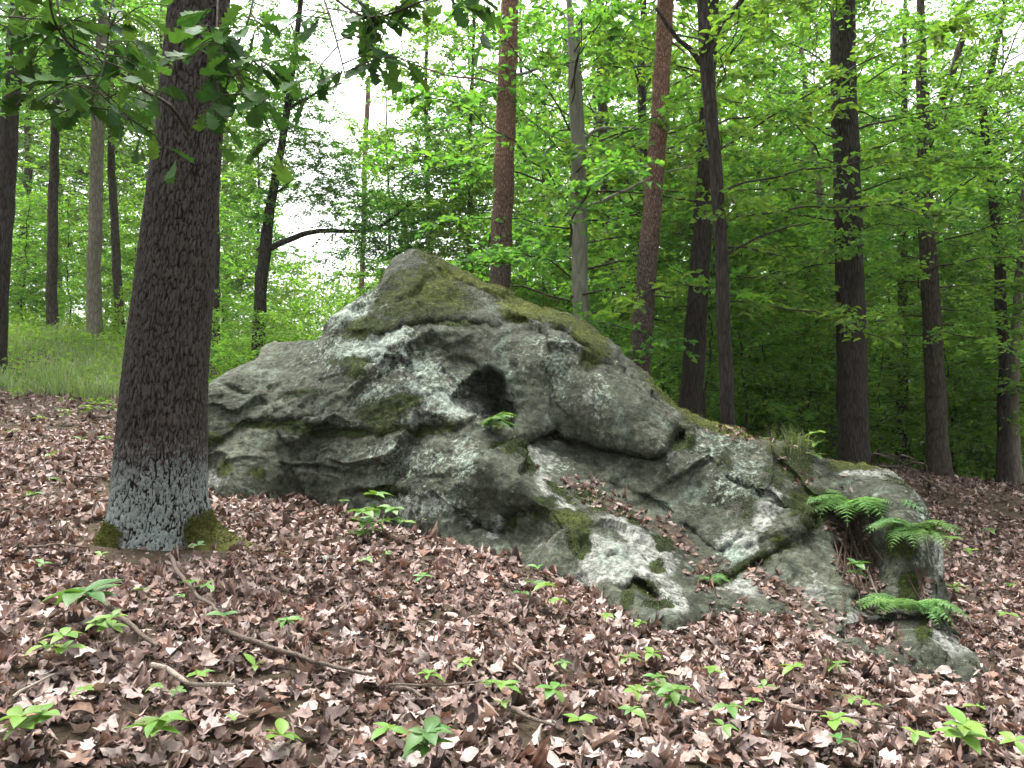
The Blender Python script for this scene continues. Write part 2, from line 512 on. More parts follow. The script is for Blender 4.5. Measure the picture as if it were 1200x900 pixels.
# ------------------------------------------------------------------ boulder
top_pts = [(228, 492), (231, 478), (238, 458), (250, 447), (264, 439), (290, 425), (312, 404), (322, 400), (338, 401), (346, 403), (374, 397), (386, 379), (406, 359),
           (424, 345), (442, 333), (456, 313), (468, 300), (480, 294), (492, 296), (512, 303), (540, 318), (570, 331), (600, 345), (640, 362), (672, 374),
           (692, 384), (704, 396), (722, 408), (738, 424), (754, 438), (774, 456), (792, 472), (812, 484), (832, 495), (856, 504), (880, 511),
           (906, 520), (936, 526), (958, 539), (1000, 548), (1040, 552), (1058, 560), (1072, 573), (1084, 591), (1094, 612), (1100, 634), (1103, 660),
           (1104, 696), (1110, 716), (1124, 742), (1136, 756), (1144, 770), (1148, 784)]
ctrl = [  # px, py, metres in front of the camera: contact line first, then the faces above it
    (228, 560, 9.0), (240, 572, 8.75), (330, 577, 8.65), (440, 602, 8.5), (500, 620, 8.0), (550, 636, 7.55), (600, 648, 7.25), (640, 660, 6.98), (668, 668, 6.75), (700, 690, 6.34),
    (735, 712, 6.0), (770, 722, 5.85), (798, 728, 5.7), (820, 712, 6.1), (850, 706, 6.35), (900, 716, 6.2), (960, 735, 5.93), (1000, 758, 5.65), (1060, 768, 5.38), (1100, 780, 5.2), (1146, 790, 5.1),
    (240, 460, 9.1), (232, 510, 8.95), (262, 505, 9.0), (300, 420, 10.0), (300, 445, 9.6), (290, 490, 9.1), (330, 400, 10.6), (350, 440, 9.55), (350, 485, 9.05), (400, 495, 8.85), (400, 440, 9.2),
    (300, 530, 8.85), (380, 540, 8.68), (450, 560, 8.35), (450, 500, 8.6), (450, 450, 8.85), (500, 500, 8.35), (500, 550, 7.98), (510, 460, 8.5), (540, 580, 7.55),
    (386, 380, 10.0), (442, 335, 10.2), (420, 390, 9.5), (480, 296, 10.5), (470, 340, 9.9), (480, 380, 9.4), (470, 410, 9.05), (512, 304, 10.3), (530, 350, 9.6), (540, 390, 9.1), (540, 430, 8.9),
    (600, 345, 10.0), (600, 375, 9.35), (600, 420, 8.85), (640, 362, 9.9), (650, 385, 9.1), (650, 440, 8.75), (650, 500, 8.55), (700, 395, 9.4), (700, 420, 8.75), (700, 480, 8.35), (710, 520, 8.3),
    (745, 430, 9.2), (745, 470, 8.4), (770, 515, 8.1), (790, 472, 8.9), (800, 505, 8.3), (832, 495, 8.7), (860, 506, 8.6), (850, 530, 8.0), (906, 521, 8.4), (900, 560, 7.6),
    (560, 500, 8.2), (575, 520, 7.9), (600, 545, 7.65), (620, 560, 7.45), (640, 590, 7.2), (628, 612, 7.22), (600, 600, 7.5), (640, 640, 7.05), (610, 630, 7.35), (560, 600, 7.6),
    (620, 535, 8.2), (640, 530, 8.45), (690, 545, 8.45), (740, 560, 8.15), (780, 590, 7.8), (660, 565, 7.85), (700, 590, 7.5), (670, 600, 7.12), (680, 630, 6.85), (720, 620, 7.0), (700, 660, 6.5), (740, 660, 6.45), (745, 690, 6.05), (780, 650, 6.75),
    (780, 690, 6.15), (800, 640, 7.2), (810, 680, 6.6), (830, 600, 7.6), (850, 640, 7.15), (840, 680, 6.7), (890, 640, 7.0), (900, 600, 7.25), (880, 690, 6.5), (930, 620, 7.1), (930, 670, 6.6), (940, 700, 6.3),
    (936, 527, 8.4), (960, 560, 7.9), (985, 590, 7.55), (1000, 549, 8.1), (1010, 600, 7.4), (1000, 640, 7.1), (1000, 690, 6.4), (1030, 660, 6.9), (1030, 710, 6.35), (1015, 730, 6.0),
    (1040, 553, 8.0), (1045, 590, 7.1), (1060, 610, 6.85), (1084, 592, 7.3), (1070, 650, 6.6), (1103, 655, 6.9), (1070, 700, 6.35), (1102, 690, 6.5), (1060, 740, 5.6), (1090, 740, 5.5), (1110, 720, 6.0), (1120, 760, 5.5), (1144, 770, 5.45)]
bottoms = []
for a_, b_, d_ in ctrl[:21]:                             # the contact line lies where the ground is, litter included
    rx_, rz_ = ray(a_, b_)
    ds_ = np.linspace(4, 12, 1600)
    k_ = np.argmax(CAMZ + rz_ * ds_ - ground(rx_ * ds_, ds_) - .05 < 0)
    bottoms.append((a_, b_, float(ds_[k_]) - .05))
ctrl = bottoms + ctrl[21:]
ctrl = ctrl + [(a_, b_ + 60, d_ - .02) for a_, b_, d_ in bottoms]
cp = np.array(ctrl, float)
def tps_k(r2):
    return np.where(r2 > 0, .5 * r2 * np.log(r2 + 1e-12), 0)
cxy = cp[:, :2] / 100
Kmat = tps_k(((cxy[:, None] - cxy[None]) ** 2).sum(-1)) + np.eye(len(cp)) * .012
Q = np.concatenate([np.ones((len(cp), 1)), cxy], 1)
A = np.block([[Kmat, Q], [Q.T, np.zeros((3, 3))]])
sol = np.linalg.solve(A, np.concatenate([cp[:, 2], np.zeros(3)]))
def depth0(px, py):
    q = np.stack([px.ravel(), py.ravel()], 1) / 100
    out = sol[-3] + q @ sol[-2:]
    for i in range(len(cp)):
        out += sol[i] * tps_k(((q - cxy[i]) ** 2).sum(1))
    return out.reshape(px.shape)

def line_feature(px, py, pts, fade=10):
    pts = np.array(pts, float)
    y = np.interp(px, pts[:, 0], pts[:, 1])
    w = ss(pts[0, 0] - fade, pts[0, 0] + fade, px) * (1 - ss(pts[-1, 0] - fade, pts[-1, 0] + fade, px))
    return py - y, w

def poly_dist(px, py, poly):
    """signed distance in pixels, positive inside"""
    poly = np.array(poly, float)
    x, y = px.ravel(), py.ravel()
    d = np.full(len(x), 9e9)
    ins = np.zeros(len(x), bool)
    for (x0, y0), (x1, y1) in zip(poly, np.roll(poly, -1, 0)):
        ex, ey = x1 - x0, y1 - y0
        tt = np.clip(((x - x0) * ex + (y - y0) * ey) / (ex * ex + ey * ey + 1e-9), 0, 1)
        d = np.minimum(d, np.hypot(x - x0 - tt * ex, y - y0 - tt * ey))
        c_ = ((y0 > y) != (y1 > y)) & (x < (x1 - x0) * (y - y0) / (y1 - y0 + 1e-12) + x0)
        ins ^= c_
    return np.where(ins, d, -d).reshape(px.shape)

LEDGES = [  # line, metres of undercut, pixels over which it comes back out
    ([(232, 512), (257, 516), (285, 494), (315, 489), (360, 493), (397, 500), (427, 502), (453, 508), (487, 498), (524, 493)], .06, 22),
    ([(405, 383), (447, 391), (473, 381), (513, 378), (553, 375), (583, 381)], .08, 20),
    ([(500, 301), (520, 317), (553, 334), (587, 345), (620, 360)], .1, 14),
    ([(586, 374), (610, 372), (633, 380), (660, 388), (680, 402), (704, 416)], .13, 20),
    ([(612, 518), (645, 508), (665, 518), (700, 526), (740, 533), (768, 538), (788, 524)], .1, 12),
    ([(672, 554), (700, 560), (733, 571), (765, 584), (790, 600)], .08, 20),
    ([(800, 612), (825, 632), (848, 646), (870, 625)], .1, 12),
    ([(843, 680), (862, 672), (883, 660), (914, 640), (936, 620), (960, 600)], .13, 14),
    ([(700, 392), (722, 411), (740, 428), (762, 448)], .1, 8),
    ([(590, 602), (615, 590), (640, 596)], .12, 30),
    ([(545, 620), (562, 612), (590, 620), (606, 645)], .1, 16),
    ([(726, 690), (745, 676), (765, 690), (776, 705)], .14, 16),
    ([(985, 742), (1012, 728), (1040, 726)], .24, 26),
    ([(415, 575), (445, 572), (478, 576)], .1, 14),
    ([(900, 530), (925, 548), (950, 575), (975, 588)], .14, 16),
]
CRACKS = [([(255, 449), (270, 455), (285, 462), (300, 466)], .1, 2.5), ([(612, 518), (645, 508), (665, 518), (700, 526), (740, 533), (768, 538), (788, 524)], .22, 2.4),
          ([(430, 425), (455, 432), (470, 420)], .08, 2.5), ([(850, 560), (880, 575), (905, 580), (920, 598)], .1, 3), ([(650, 520), (660, 545), (664, 560)], .06, 2.5),
          ([(715, 650), (730, 655), (742, 645), (760, 660)], .1, 2.5), ([(340, 545), (390, 552), (430, 560)], .06, 2.5), ([(1110, 745), (1125, 760), (1138, 768)], .06, 2.5),
          ([(640, 430), (648, 470), (655, 508)], .05, 3)]
CAVE = [(529, 470), (542, 451), (558, 435), (575, 430), (591, 438), (603, 462), (608, 494), (608, 518), (590, 510), (560, 492)]
HOLES = [([(782, 512), (794, 499), (806, 504), (809, 520), (796, 527), (784, 525)], .4, 7),
         ([(968, 580), (1000, 585), (1035, 610), (1045, 660), (1040, 720), (1015, 725), (990, 690), (978, 640)], .3, 16),
         ([(632, 556), (670, 560), (720, 585), (790, 622), (850, 700), (838, 706), (800, 680), (750, 632), (690, 612), (655, 596)], .1, 10),
         ([(1002, 735), (1045, 722), (1052, 745), (1040, 764), (1012, 764)], .22, 9),
         ([(740, 685), (760, 672), (780, 700), (775, 716), (750, 706)], .16, 7)]

NC, NB, NF = 500, 50, 210
colx = np.linspace(228, 1148, NC)
tp = np.array(top_pts, float)
ytop = np.interp(colx, tp[:, 0], tp[:, 1])
ytop = ytop + (fbm(np.stack([colx / 30, 0 * colx, 0 * colx], 1), 3) * 3.0) * ss(228, 245, colx)
bt = np.array([(a_, b_) for a_, b_, d_ in bottoms])
ybot = np.interp(colx, bt[:, 0], bt[:, 1]) + 46
vf = np.linspace(0, 1, NF)
PX = np.broadcast_to(colx, (NF, NC)).copy()
PY = ytop[None] + (ybot - ytop)[None] * vf[:, None]
D = depth0(PX, PY)
mask = np.zeros((NF, NC, 3))
for pts, amp, dec in LEDGES:
    tt, w = line_feature(PX, PY, pts)
    wob = perlin(np.stack([PX.ravel() / 14, PY.ravel() / 40, 0 * PX.ravel()], 1)).reshape(PX.shape)
    tt = tt + wob * 7
    D += w * amp * ss(-1.5, 4, tt) * np.exp(-np.maximum(tt - 3, 0) / dec)
    D -= w * amp * .35 * (1 - ss(-3, 1, tt)) * np.exp(np.minimum(tt, 0) / (dec * .8))
for pts, amp, wd in CRACKS:
    if abs(pts[-1][0] - pts[0][0]) >= abs(pts[-1][1] - pts[0][1]):
        tt, w = line_feature(PX, PY, pts, 5)
    else:
        tt, w = line_feature(PY, PX, [(b_, a_) for a_, b_ in pts], 5)
    D += w * amp * np.exp(-(tt / wd) ** 2)
for poly, amp, wd in HOLES:
    dd = poly_dist(PX, PY, poly)
    D += amp * (1 - np.exp(-np.maximum(dd, 0) / wd))
dd = poly_dist(PX, PY, CAVE)
D += np.maximum(9.25 + (PX - 570) * .004 - D, 0) * (1 - np.exp(-np.maximum(dd, 0) / 7.5))
tedge = PY - ytop[None]
D += .22 * np.exp(-tedge / 6.0)
D += .35 * np.exp(-(PX - 228) / 9.0) + .25 * np.exp(-(1148 - PX) / 7.0)
def blur(a_):
    b_ = np.pad(a_, 1, mode='edge')
    return (b_[:-2, 1:-1] + b_[2:, 1:-1] + b_[1:-1, :-2] + b_[1:-1, 2:] + 2 * b_[1:-1, 1:-1]) / 6
D = blur(blur(blur(D)))
# the far side of the boulder runs down behind the ridge
vb = np.linspace(1, 0, NB, endpoint=False)
PXb = np.broadcast_to(colx, (NB, NC))
PYb = ytop[None] + (ybot + 20 - ytop)[None] * vb[:, None]
endw = np.sqrt(ss(228, 330, colx) * (1 - ss(1040, 1148, colx)))
Db = D[0][None] + endw[None] * 2.4 * (1 - (1 - vb[:, None]) ** 1.6) + (D[np.clip((vb * (NF - 1)).astype(int), 0, NF - 1)] - D[0][None]) * (1 - endw[None])
PXA, PYA, DA = np.vstack([PXb, PX]), np.vstack([PYb, PY]), np.vstack([Db, D])
rx, rz = ray(PXA, PYA)
RV = np.stack([rx * DA, DA, CAMZ + rz * DA], -1)
def grid_normals(V):
    du = np.gradient(V, axis=1)
    dv = np.gradient(V, axis=0)
    n_ = np.cross(du, dv)
    return n_ / (np.linalg.norm(n_, axis=-1, keepdims=True) + 1e-9)
nrm = grid_normals(RV)
if nrm[NB + 100, 250, 1] > 0:
    nrm = -nrm
q = RV.reshape(-1, 3)
fa, fe = facets(q * np.array([1.1, 1.1, 1.5]) + fbm(q * 1.3, 2)[:, None] * .35, 1)
fb, fe2 = facets(q * np.array([3.2, 3.2, 4.2]) + fbm(q * 3, 2)[:, None] * .3, 2)
fc, fe3 = facets(q * 9 + fbm(q * 6, 2)[:, None] * .4, 3)
rough_zone = fbm(q * .8 + 3, 2)
disp = .04 * fa + .016 * fb * ss(-.2, .2, rough_zone) + .007 * fc * ss(-.2, .25, rough_zone)
disp += .045 * fbm(q * 1.6, 4) + .012 * ridged(q * np.array([2.4, 2.4, 5]) + 9, 4) + .018 * fbm(q * 8, 4, .6) + .008 * fbm(q * 30, 2)
disp -= .02 * np.exp(-fe2 / .04) * ss(0, .3, rough_zone)
dispg = disp.reshape(DA.shape)
# smooth water-worn face of the large block
smooth_face = np.clip(poly_dist(PXA, PYA, [(610, 420), (700, 425), (780, 480), (780, 520), (700, 515), (640, 505), (612, 500)]) / 20, 0, 1)
dispg = dispg * (1 - .5 * smooth_face)
RV = RV + nrm * dispg[..., None]
nrm = grid_normals(RV)
if nrm[NB + 100, 250, 1] > 0:
    nrm = -nrm

def blob(px, py, lst):
    m = np.zeros(px.shape)
    for x_, y_, rx_, ry_, ang, amt in lst:
        c_, s_ = math.cos(math.radians(ang)), math.sin(math.radians(ang))
        u_, v_ = (px - x_) * c_ + (py - y_) * s_, -(px - x_) * s_ + (py - y_) * c_
        m = np.maximum(m, amt * np.exp(-np.maximum((u_ / rx_) ** 2 + (v_ / ry_) ** 2, 0) ** 1.5 * .7))
    return m
MOSS = [(330, 499, 60, 6, 2, 1.0), (400, 507, 40, 6, 5, 1.0), (500, 505, 36, 6, -8, .95), (425, 383, 30, 8, 10, .95), (520, 381, 50, 6, 0, .9), (440, 495, 16, 22, 0, .85), (475, 470, 26, 12, 0, .75), (420, 440, 16, 8, 0, .8), (395, 425, 14, 6, 30, .7), (515, 330, 30, 14, 30, .8), (455, 350, 24, 12, -30, .65), (850, 545, 14, 18, 0, .55), (615, 540, 20, 7, 40, .8), (655, 575, 24, 6, 40, .75), (700, 600, 12, 8, 0, .8), (745, 615, 14, 8, 0, .8), (625, 600, 12, 14, 0, .7), (500, 345, 60, 30, 10, .75), (480, 365, 50, 14, 0, .8), (430, 385, 40, 14, -10, .75), (560, 330, 75, 8, 24, .95), (520, 312, 40, 8, 30, .95), (640, 372, 60, 9, 20, 1), (690, 400, 30, 11, 38, 1), (610, 372, 24, 9, 10, .95), (690, 420, 14, 14, 0, .75),
        (455, 480, 40, 20, 0, .8), (470, 505, 50, 9, 0, .95), (345, 500, 38, 8, 5, .95), (370, 502, 30, 8, 0, .8), (420, 425, 22, 10, 0, .65), (350, 463, 30, 6, -5, .55), (450, 578, 34, 9, 0, .9), (245, 515, 20, 10, 0, .75), (262, 550, 12, 12, 0, .75), (300, 556, 14, 8, 0, .7),
        (592, 530, 20, 10, 35, .75), (640, 592, 14, 20, 60, .65), (665, 608, 26, 11, 15, .95), (680, 635, 12, 22, 0, .95), (690, 582, 22, 9, 10, .85), (735, 605, 22, 8, 15, .75), (602, 612, 16, 16, 0, .75), (755, 690, 18, 12, 30, .95), (736, 700, 8, 16, 0, .85), (770, 712, 16, 9, 0, .85), (775, 640, 16, 10, 30, .75), (770, 665, 10, 10, 0, .7),
        (798, 515, 18, 14, 0, .85), (790, 470, 50, 8, 38, .8), (850, 505, 50, 7, 18, .85), (760, 440, 26, 7, 40, .6), (930, 545, 24, 20, 40, .85), (940, 595, 22, 26, 0, .9), (960, 590, 20, 20, 0, .8), (885, 660, 50, 8, -28, .85), (850, 678, 24, 8, -15, .8), (905, 560, 20, 20, 0, .55), (875, 600, 22, 22, 0, .5), (880, 560, 16, 16, 0, .45),
        (1055, 640, 18, 22, 0, .8), (1065, 690, 16, 20, 0, .85), (1083, 740, 9, 20, 0, .95), (1030, 745, 20, 12, 0, .95), (1000, 548, 40, 7, 0, .75), (1050, 565, 20, 8, 20, .55), (1090, 620, 8, 30, 0, .5), (912, 640, 20, 14, 0, .6)]
PALE = [(648, 580, 34, 9, 58, 1.0), (665, 600, 14, 8, 40, .9), (705, 645, 30, 14, 20, 1.0), (690, 672, 16, 10, 20, .8), (905, 575, 14, 8, 30, .7), (895, 615, 14, 14, 0, .7), (880, 640, 12, 12, 0, .75), (905, 690, 24, 8, 10, .7), (745, 632, 26, 7, 25, .7), (660, 590, 26, 8, 55, .75), (640, 570, 20, 7, 60, .7), (715, 660, 36, 24, 20, .95), (760, 660, 30, 22, 30, .85), (785, 705, 16, 24, -20, .9), (690, 680, 18, 12, 20, .6), (540, 480, 24, 12, 10, .7), (500, 470, 40, 20, 0, .5), (440, 410, 40, 12, -15, .6), (470, 490, 50, 10, 0, .55), (420, 400, 22, 12, -30, .55), (400, 375, 20, 10, -40, .5),
        (640, 540, 26, 7, 0, .6), (620, 530, 14, 7, 0, .65), (720, 615, 24, 8, 10, .6), (860, 635, 18, 12, -30, .7), (900, 600, 20, 14, 0, .6), (870, 690, 40, 12, 0, .75), (950, 690, 30, 20, 30, .5), (1020, 730, 30, 14, 20, .7), (1110, 755, 30, 16, 30, .85), (1098, 650, 7, 40, 0, .7), (1010, 556, 30, 7, 0, .6), (1040, 560, 30, 8, 10, .5), (690, 470, 7, 20, 0, .45),
        (250, 560, 22, 12, 0, .5), (490, 590, 60, 22, 0, .42), (570, 620, 30, 14, 10, .45), (800, 530, 40, 14, 20, .4), (640, 640, 20, 14, 0, .5)]
SOILM = [(720, 595, 60, 12, 28, .7), (790, 630, 40, 10, 40, .8), (830, 680, 18, 22, -30, .8), (915, 695, 36, 14, 25, .85), (960, 720, 26, 14, 20, .7), (1005, 650, 22, 55, -12, .95), (985, 610, 16, 26, 0, .8), (1050, 750, 10, 24, 0, .8), (1085, 690, 8, 26, -15, .7), (870, 515, 40, 5, 15, .5), (930, 550, 34, 7, 40, .7), (680, 570, 30, 8, 15, .6)]
ALGAE = [(290, 470, 60, 30, 0, .55), (640, 470, 50, 50, 0, .35), (720, 480, 60, 40, 0, .5), (760, 500, 30, 40, 0, .5), (560, 410, 50, 24, 0, .45), (850, 590, 40, 30, 0, .5), (620, 625, 16, 24, 0, .6), (1070, 600, 24, 30, 0, .4), (560, 600, 30, 20, 0, .4), (740, 575, 40, 10, 20, .5), (820, 560, 30, 30, 0, .4)]
LICH = [(425, 415, 34, 16, -20, 1.0), (455, 400, 34, 12, -20, 1.0), (405, 372, 24, 16, -45, .9), (440, 470, 22, 22, 0, .9), (525, 478, 34, 14, 10, .8), (490, 430, 40, 16, 10, .8), (480, 540, 60, 18, 0, .6), (545, 540, 20, 30, 0, .7), (640, 545, 30, 8, 5, .6), (655, 430, 16, 40, 0, .6), (700, 460, 14, 40, 0, .5), (870, 560, 40, 30, 0, .6), (860, 650, 20, 16, 0, .8), (720, 655, 30, 20, 20, .7), (430, 410, 60, 30, 0, .8), (500, 460, 50, 30, 0, .7), (440, 360, 40, 30, 0, .7), (470, 490, 60, 20, 0, .6), (500, 590, 60, 20, 0, .5), (650, 420, 60, 40, 0, .4), (820, 520, 60, 20, 0, .5), (1080, 620, 20, 50, 0, .5)]
moss_m = blob(PXA, PYA, MOSS)
upw = np.clip(nrm[..., 2], 0, 1)
moss_m = moss_m * (.75 + .3 * upw)
moss_m[:NB] = np.maximum(moss_m[:NB], .5)
mask = np.stack([moss_m, blob(PXA, PYA, PALE), blob(PXA, PYA, SOILM)], -1)
RIDGE_MOSS = [(560, 330, 90, 14, 24, 1), (640, 372, 70, 14, 20, 1), (690, 400, 34, 14, 38, 1), (850, 505, 60, 12, 18, 1), (790, 470, 60, 12, 38, 1), (500, 340, 60, 20, 10, .6), (665, 608, 30, 14, 15, .5), (1000, 548, 40, 10, 0, .8)]
ridge_m = blob(PXA, PYA, RIDGE_MOSS)
mask2 = np.stack([blob(PXA, PYA, ALGAE), blob(PXA, PYA, LICH), ridge_m], -1)
rock_c = np.array([0, 7.5, 0])
me = mesh('boulder', RV.reshape(-1, 3) - rock_c, [grid_faces(NB + NF, NC)], [M['rock']], {'mask': mask.reshape(-1, 3), 'mask2': mask2.reshape(-1, 3)})
rock = thing('boulder', 'huge grey sandstone boulder with moss patches and a small cave, rising from the leaf litter', 'boulder', rock_c)
obj('stone', me, rock)
RVf = RV[NB:]
NRf = nrm[NB:]
def on_rock(px, py):
    j = int(np.clip(round((px - 228) / 920 * (NC - 1)), 0, NC - 1))
    i = int(np.clip(round((py - ytop[j]) / (ybot[j] - ytop[j]) * (NF - 1)), 0, NF - 1))
    return RVf[i, j].copy(), NRf[i, j].copy()

def rand_unit(n_):
    v = rng.normal(size=(n_, 3))
    return v / np.linalg.norm(v, axis=1)[:, None]

# moss cushions: short blades standing on the mossy stone
def blades(base, dirs, length, width, cols, name, mat):
    n_ = len(base)
    side = np.cross(dirs, rand_unit(n_))
    side /= np.linalg.norm(side, axis=1)[:, None] + 1e-9
    tip = base + dirs * length[:, None]
    V = np.stack([base - side * width[:, None], base + side * width[:, None], tip], 1).reshape(-1, 3)
    return mesh(name, V, [np.arange(n_ * 3).reshape(-1, 3)], [mat], {'tint': np.repeat(cols, 3, 0)})
area = np.linalg.norm(np.cross(np.gradient(RVf, axis=0), np.gradient(RVf, axis=1)), axis=-1)
nz = fbm(RVf.reshape(-1, 3) * 5.5, 3).reshape(area.shape)
mm = mask[NB:, :, 0] + nz * .75
wgt = np.where(mm > .42, area, 0)
wgt[int(NF * .9):] = 0
wgt = (wgt / wgt.sum()).ravel()
pick = rng.choice(len(wgt), 80000, p=wgt)
b_ = RVf.reshape(-1, 3)[pick] + rng.normal(size=(80000, 3)) * .008
nn = NRf.reshape(-1, 3)[pick]
dd = nn * .8 + np.array([0, 0, .35]) + rng.normal(size=(80000, 3)) * .45
dd /= np.linalg.norm(dd, axis=1)[:, None]
cv = (fbm(b_ * 2.2, 3) * .7 + .2 + .65 * ridge_m[NB:].ravel()[pick] + rng.normal(size=80000) * .18).clip(0, 1)[:, None]
cc = np.array([.014, .021, .005]) * (1 - cv) + np.array([.125, .13, .03]) * cv
mo = obj('moss', blades(b_ - rock_c - nn * .006, dd, rng.uniform(.007, .02, 80000), rng.uniform(.002, .0045, 80000), cc, 'moss', M['moss']), rock)
mo['kind'] = 'stuff'

# ------------------------------------------------------------------ leaves
def leaf_cards(pos, dirs, nrm_, length, width, cols, droop=.15, fold=.25):
    """leaf blades of six corners folded along the midrib"""
    n_ = len(pos)
    d = dirs / (np.linalg.norm(dirs, axis=1)[:, None] + 1e-9)
    s = np.cross(d, nrm_)
    s /= np.linalg.norm(s, axis=1)[:, None] + 1e-9
    u = np.cross(s, d)
    L = np.broadcast_to(length, (n_,))[:, None]
    W = np.broadcast_to(width, (n_,))[:, None]
    b = pos
    m1 = pos + d * L * .33
    m2 = pos + d * L * .7 - u * L * droop * .4
    tip = pos + d * L - u * L * droop
    up = u * W * fold
    V = np.stack([b, m1 - s * W * .5 + up, m2 - s * W * .36 + up, tip, m2 + s * W * .36 + up, m1 + s * W * .5 + up], 1).reshape(-1, 3)
    k = np.arange(n_)[:, None] * 6
    F = np.concatenate([k + np.array([0, 1, 2, 3]), k + np.array([0, 3, 4, 5])])
    return V, [F], np.repeat(cols, 6, 0)

G_DARK, G_MID, G_LITE, G_YEL = np.array([.038, .1, .032]), np.array([.075, .175, .042]), np.array([.115, .235, .045]), np.array([.165, .28, .045])
def leaf_cols(n_, mean=.5, spread=.22, r=rng):
    t_ = np.clip(r.normal(mean, spread, n_), 0, 1)[:, None]
    st = [G_DARK, G_MID, G_LITE, G_YEL]
    k = np.minimum((t_ * 3).astype(int), 2)
    f = t_ * 3 - k
    a_ = np.array(st)[k[:, 0]]
    b2 = np.array(st)[k[:, 0] + 1]
    return a_ * (1 - f) + b2 * f

def crown_mesh(name, seed, h0, h1, R, nb, leaf=.11, tw_sp=.16, lpt=12, prof='oval', tone=.5, twig_r=.012, tilt=.75, rise=(0, 50)):
    r = np.random.default_rng(seed)
    bag = Bag()
    for i in range(nb):
        t_ = (i + r.random()) / nb
        z0 = h0 + (h1 - h0) * t_
        az = 2.39996 * i + r.normal() * .5
        if prof == 'oval':
            pr = .35 + .65 * math.sin(math.pi * min(1, .18 + .78 * t_))
        else:
            pr = 1 - .75 * t_
        L = R * pr * r.uniform(.55, 1.15)
        el = math.radians(rise[0] + (rise[1] - rise[0]) * t_ + r.normal() * 9)
        dh = np.array([math.cos(az), math.sin(az), 0])
        s = np.linspace(0, 1, 9)
        side = np.array([-dh[1], dh[0], 0])
        bend = r.normal() * .18
        path = np.array([0, 0, z0]) + dh * (s * L)[:, None] + side * (bend * s ** 2 * L)[:, None] + np.array([0, 0, 1]) * ((math.tan(el) * s - .28 * s ** 2) * L * .8)[:, None]
        path[1:] += r.normal(size=(8, 3)) * .035 * L * .4
        tv, tf = tube(path, np.linspace(1, .25, 9) * twig_r * (.6 + L * .35), 4)
        bag.add(tv, tf, (.03, .024, .018), 1)
        nt = max(4, int(L * .8 / tw_sp))
        ts = r.uniform(.2, 1, nt)
        sg = np.where(np.arange(nt) % 2, 1, -1) * 1.0
        p0 = np.stack([np.interp(ts, s, path[:, k]) for k in range(3)], 1)
        ang = sg * r.uniform(.5, 1.25, nt)
        ca, sa = np.cos(ang)[:, None], np.sin(ang)[:, None]
        td = dh * ca + side * sa + np.array([0, 0, 1]) * r.normal(.02, .28, nt)[:, None]
        tl = (.3 + .75 * (1 - ts)) * r.uniform(.5, 1.1, nt) * min(L, 2.2) * .5 + .18
        f = (np.arange(lpt) + .6) / lpt
        sgn = np.where(np.arange(lpt) % 2, 1, -1)
        pos = p0[:, None] + td[:, None] * (tl[:, None] * f)[..., None] - np.array([0, 0, 1]) * (.18 * tl[:, None] * f ** 2)[..., None]
        tside = np.cross(td, np.array([0, 0, 1.0]))
        ld = td[:, None] * .75 + tside[:, None] * sgn[None, :, None] * .8 + r.normal(size=(nt, lpt, 3)) * .3
        nm = np.array([0, 0, 1.0]) + r.normal(size=(nt, lpt, 3)) * tilt
        n_ = nt * lpt
        pos = pos.reshape(-1, 3) + r.normal(size=(n_, 3)) * .03
        V, F, C = leaf_cards(pos, ld.reshape(-1, 3), nm.reshape(-1, 3), r.uniform(.7, 1.25, n_) * leaf, r.uniform(.5, .68, n_) * leaf, leaf_cols(n_, tone + r.normal() * .06, .2, r), .2)
        bag.add(V, F, C, 0)
        for k in range(0, nt, 2):                        # every other twig shows as wood
            pt = p0[k] + td[k] * (tl[k] * np.array([0, .5, 1]))[:, None] - np.array([0, 0, 1]) * (.18 * tl[k] * np.array([0, .25, 1]))[:, None]
            tv, tf = tube(pt, np.array([.006, .004, .002]), 3)
            bag.add(tv, tf, (.03, .024, .018), 1)
    return bag.build(name, [M['leaf'], M['twig']])

CROWN = {
    'spray0': crown_mesh('crown', 33, -.5, .6, 1.2, 16, .1, .1, 9, tone=.45, twig_r=.004, rise=(-20, 40)),
    'spray1': crown_mesh('crown', 34, -.7, .8, 1.4, 18, .1, .1, 9, tone=.38, twig_r=.004, rise=(-25, 45)),
    'low0': crown_mesh('crown', 15, 1.6, 8.6, 3.8, 40, .15, .15, 11, tone=.55),
    'low1': crown_mesh('crown', 16, 2.4, 9.4, 4.0, 38, .155, .15, 11, tone=.6),
    'tall0': crown_mesh('crown', 11, 2.6, 14, 4.2, 50, .16, .15, 11),
    'tall1': crown_mesh('crown', 12, 3.6, 15, 4.6, 50, .16, .15, 11, tone=.58),
    'tall2': crown_mesh('crown', 13, 1.6, 12, 3.8, 50, .155, .15, 11, tone=.48),
    'tall3': crown_mesh('crown', 14, 5.5, 15, 4.4, 44, .16, .15, 10, tone=.52),
    'sap0': crown_mesh('crown', 21, .6, 5.2, 1.9, 40, .125, .1, 9, tone=.75, twig_r=.006),
    'sap1': crown_mesh('crown', 22, .8, 7.0, 2.4, 42, .13, .11, 9, tone=.72, twig_r=.007),
    'shrub0': crown_mesh('crown', 31, .1, 1.5, 1.1, 26, .08, .08, 8, 'cone', tone=.88, twig_r=.004, rise=(10, 60)),
    'shrub1': crown_mesh('crown', 32, .1, 2.2, 1.3, 28, .085, .08, 8, 'cone', tone=.82, twig_r=.005, rise=(10, 60)),
}

# ------------------------------------------------------------------ the large oak beside the boulder
def ring_tree(points, d, nseg, nz, z_top, flare=.0, flare_h=.4):
    """points: (px, py, width px) from the base upwards; returns axis function through metres"""
    P3, R3 = [], []
    for px, py, w in points:
        P3.append(P(px, py, d))
        R3.append(w * .5 * d / FPX)
    return np.array(P3), np.array(R3)

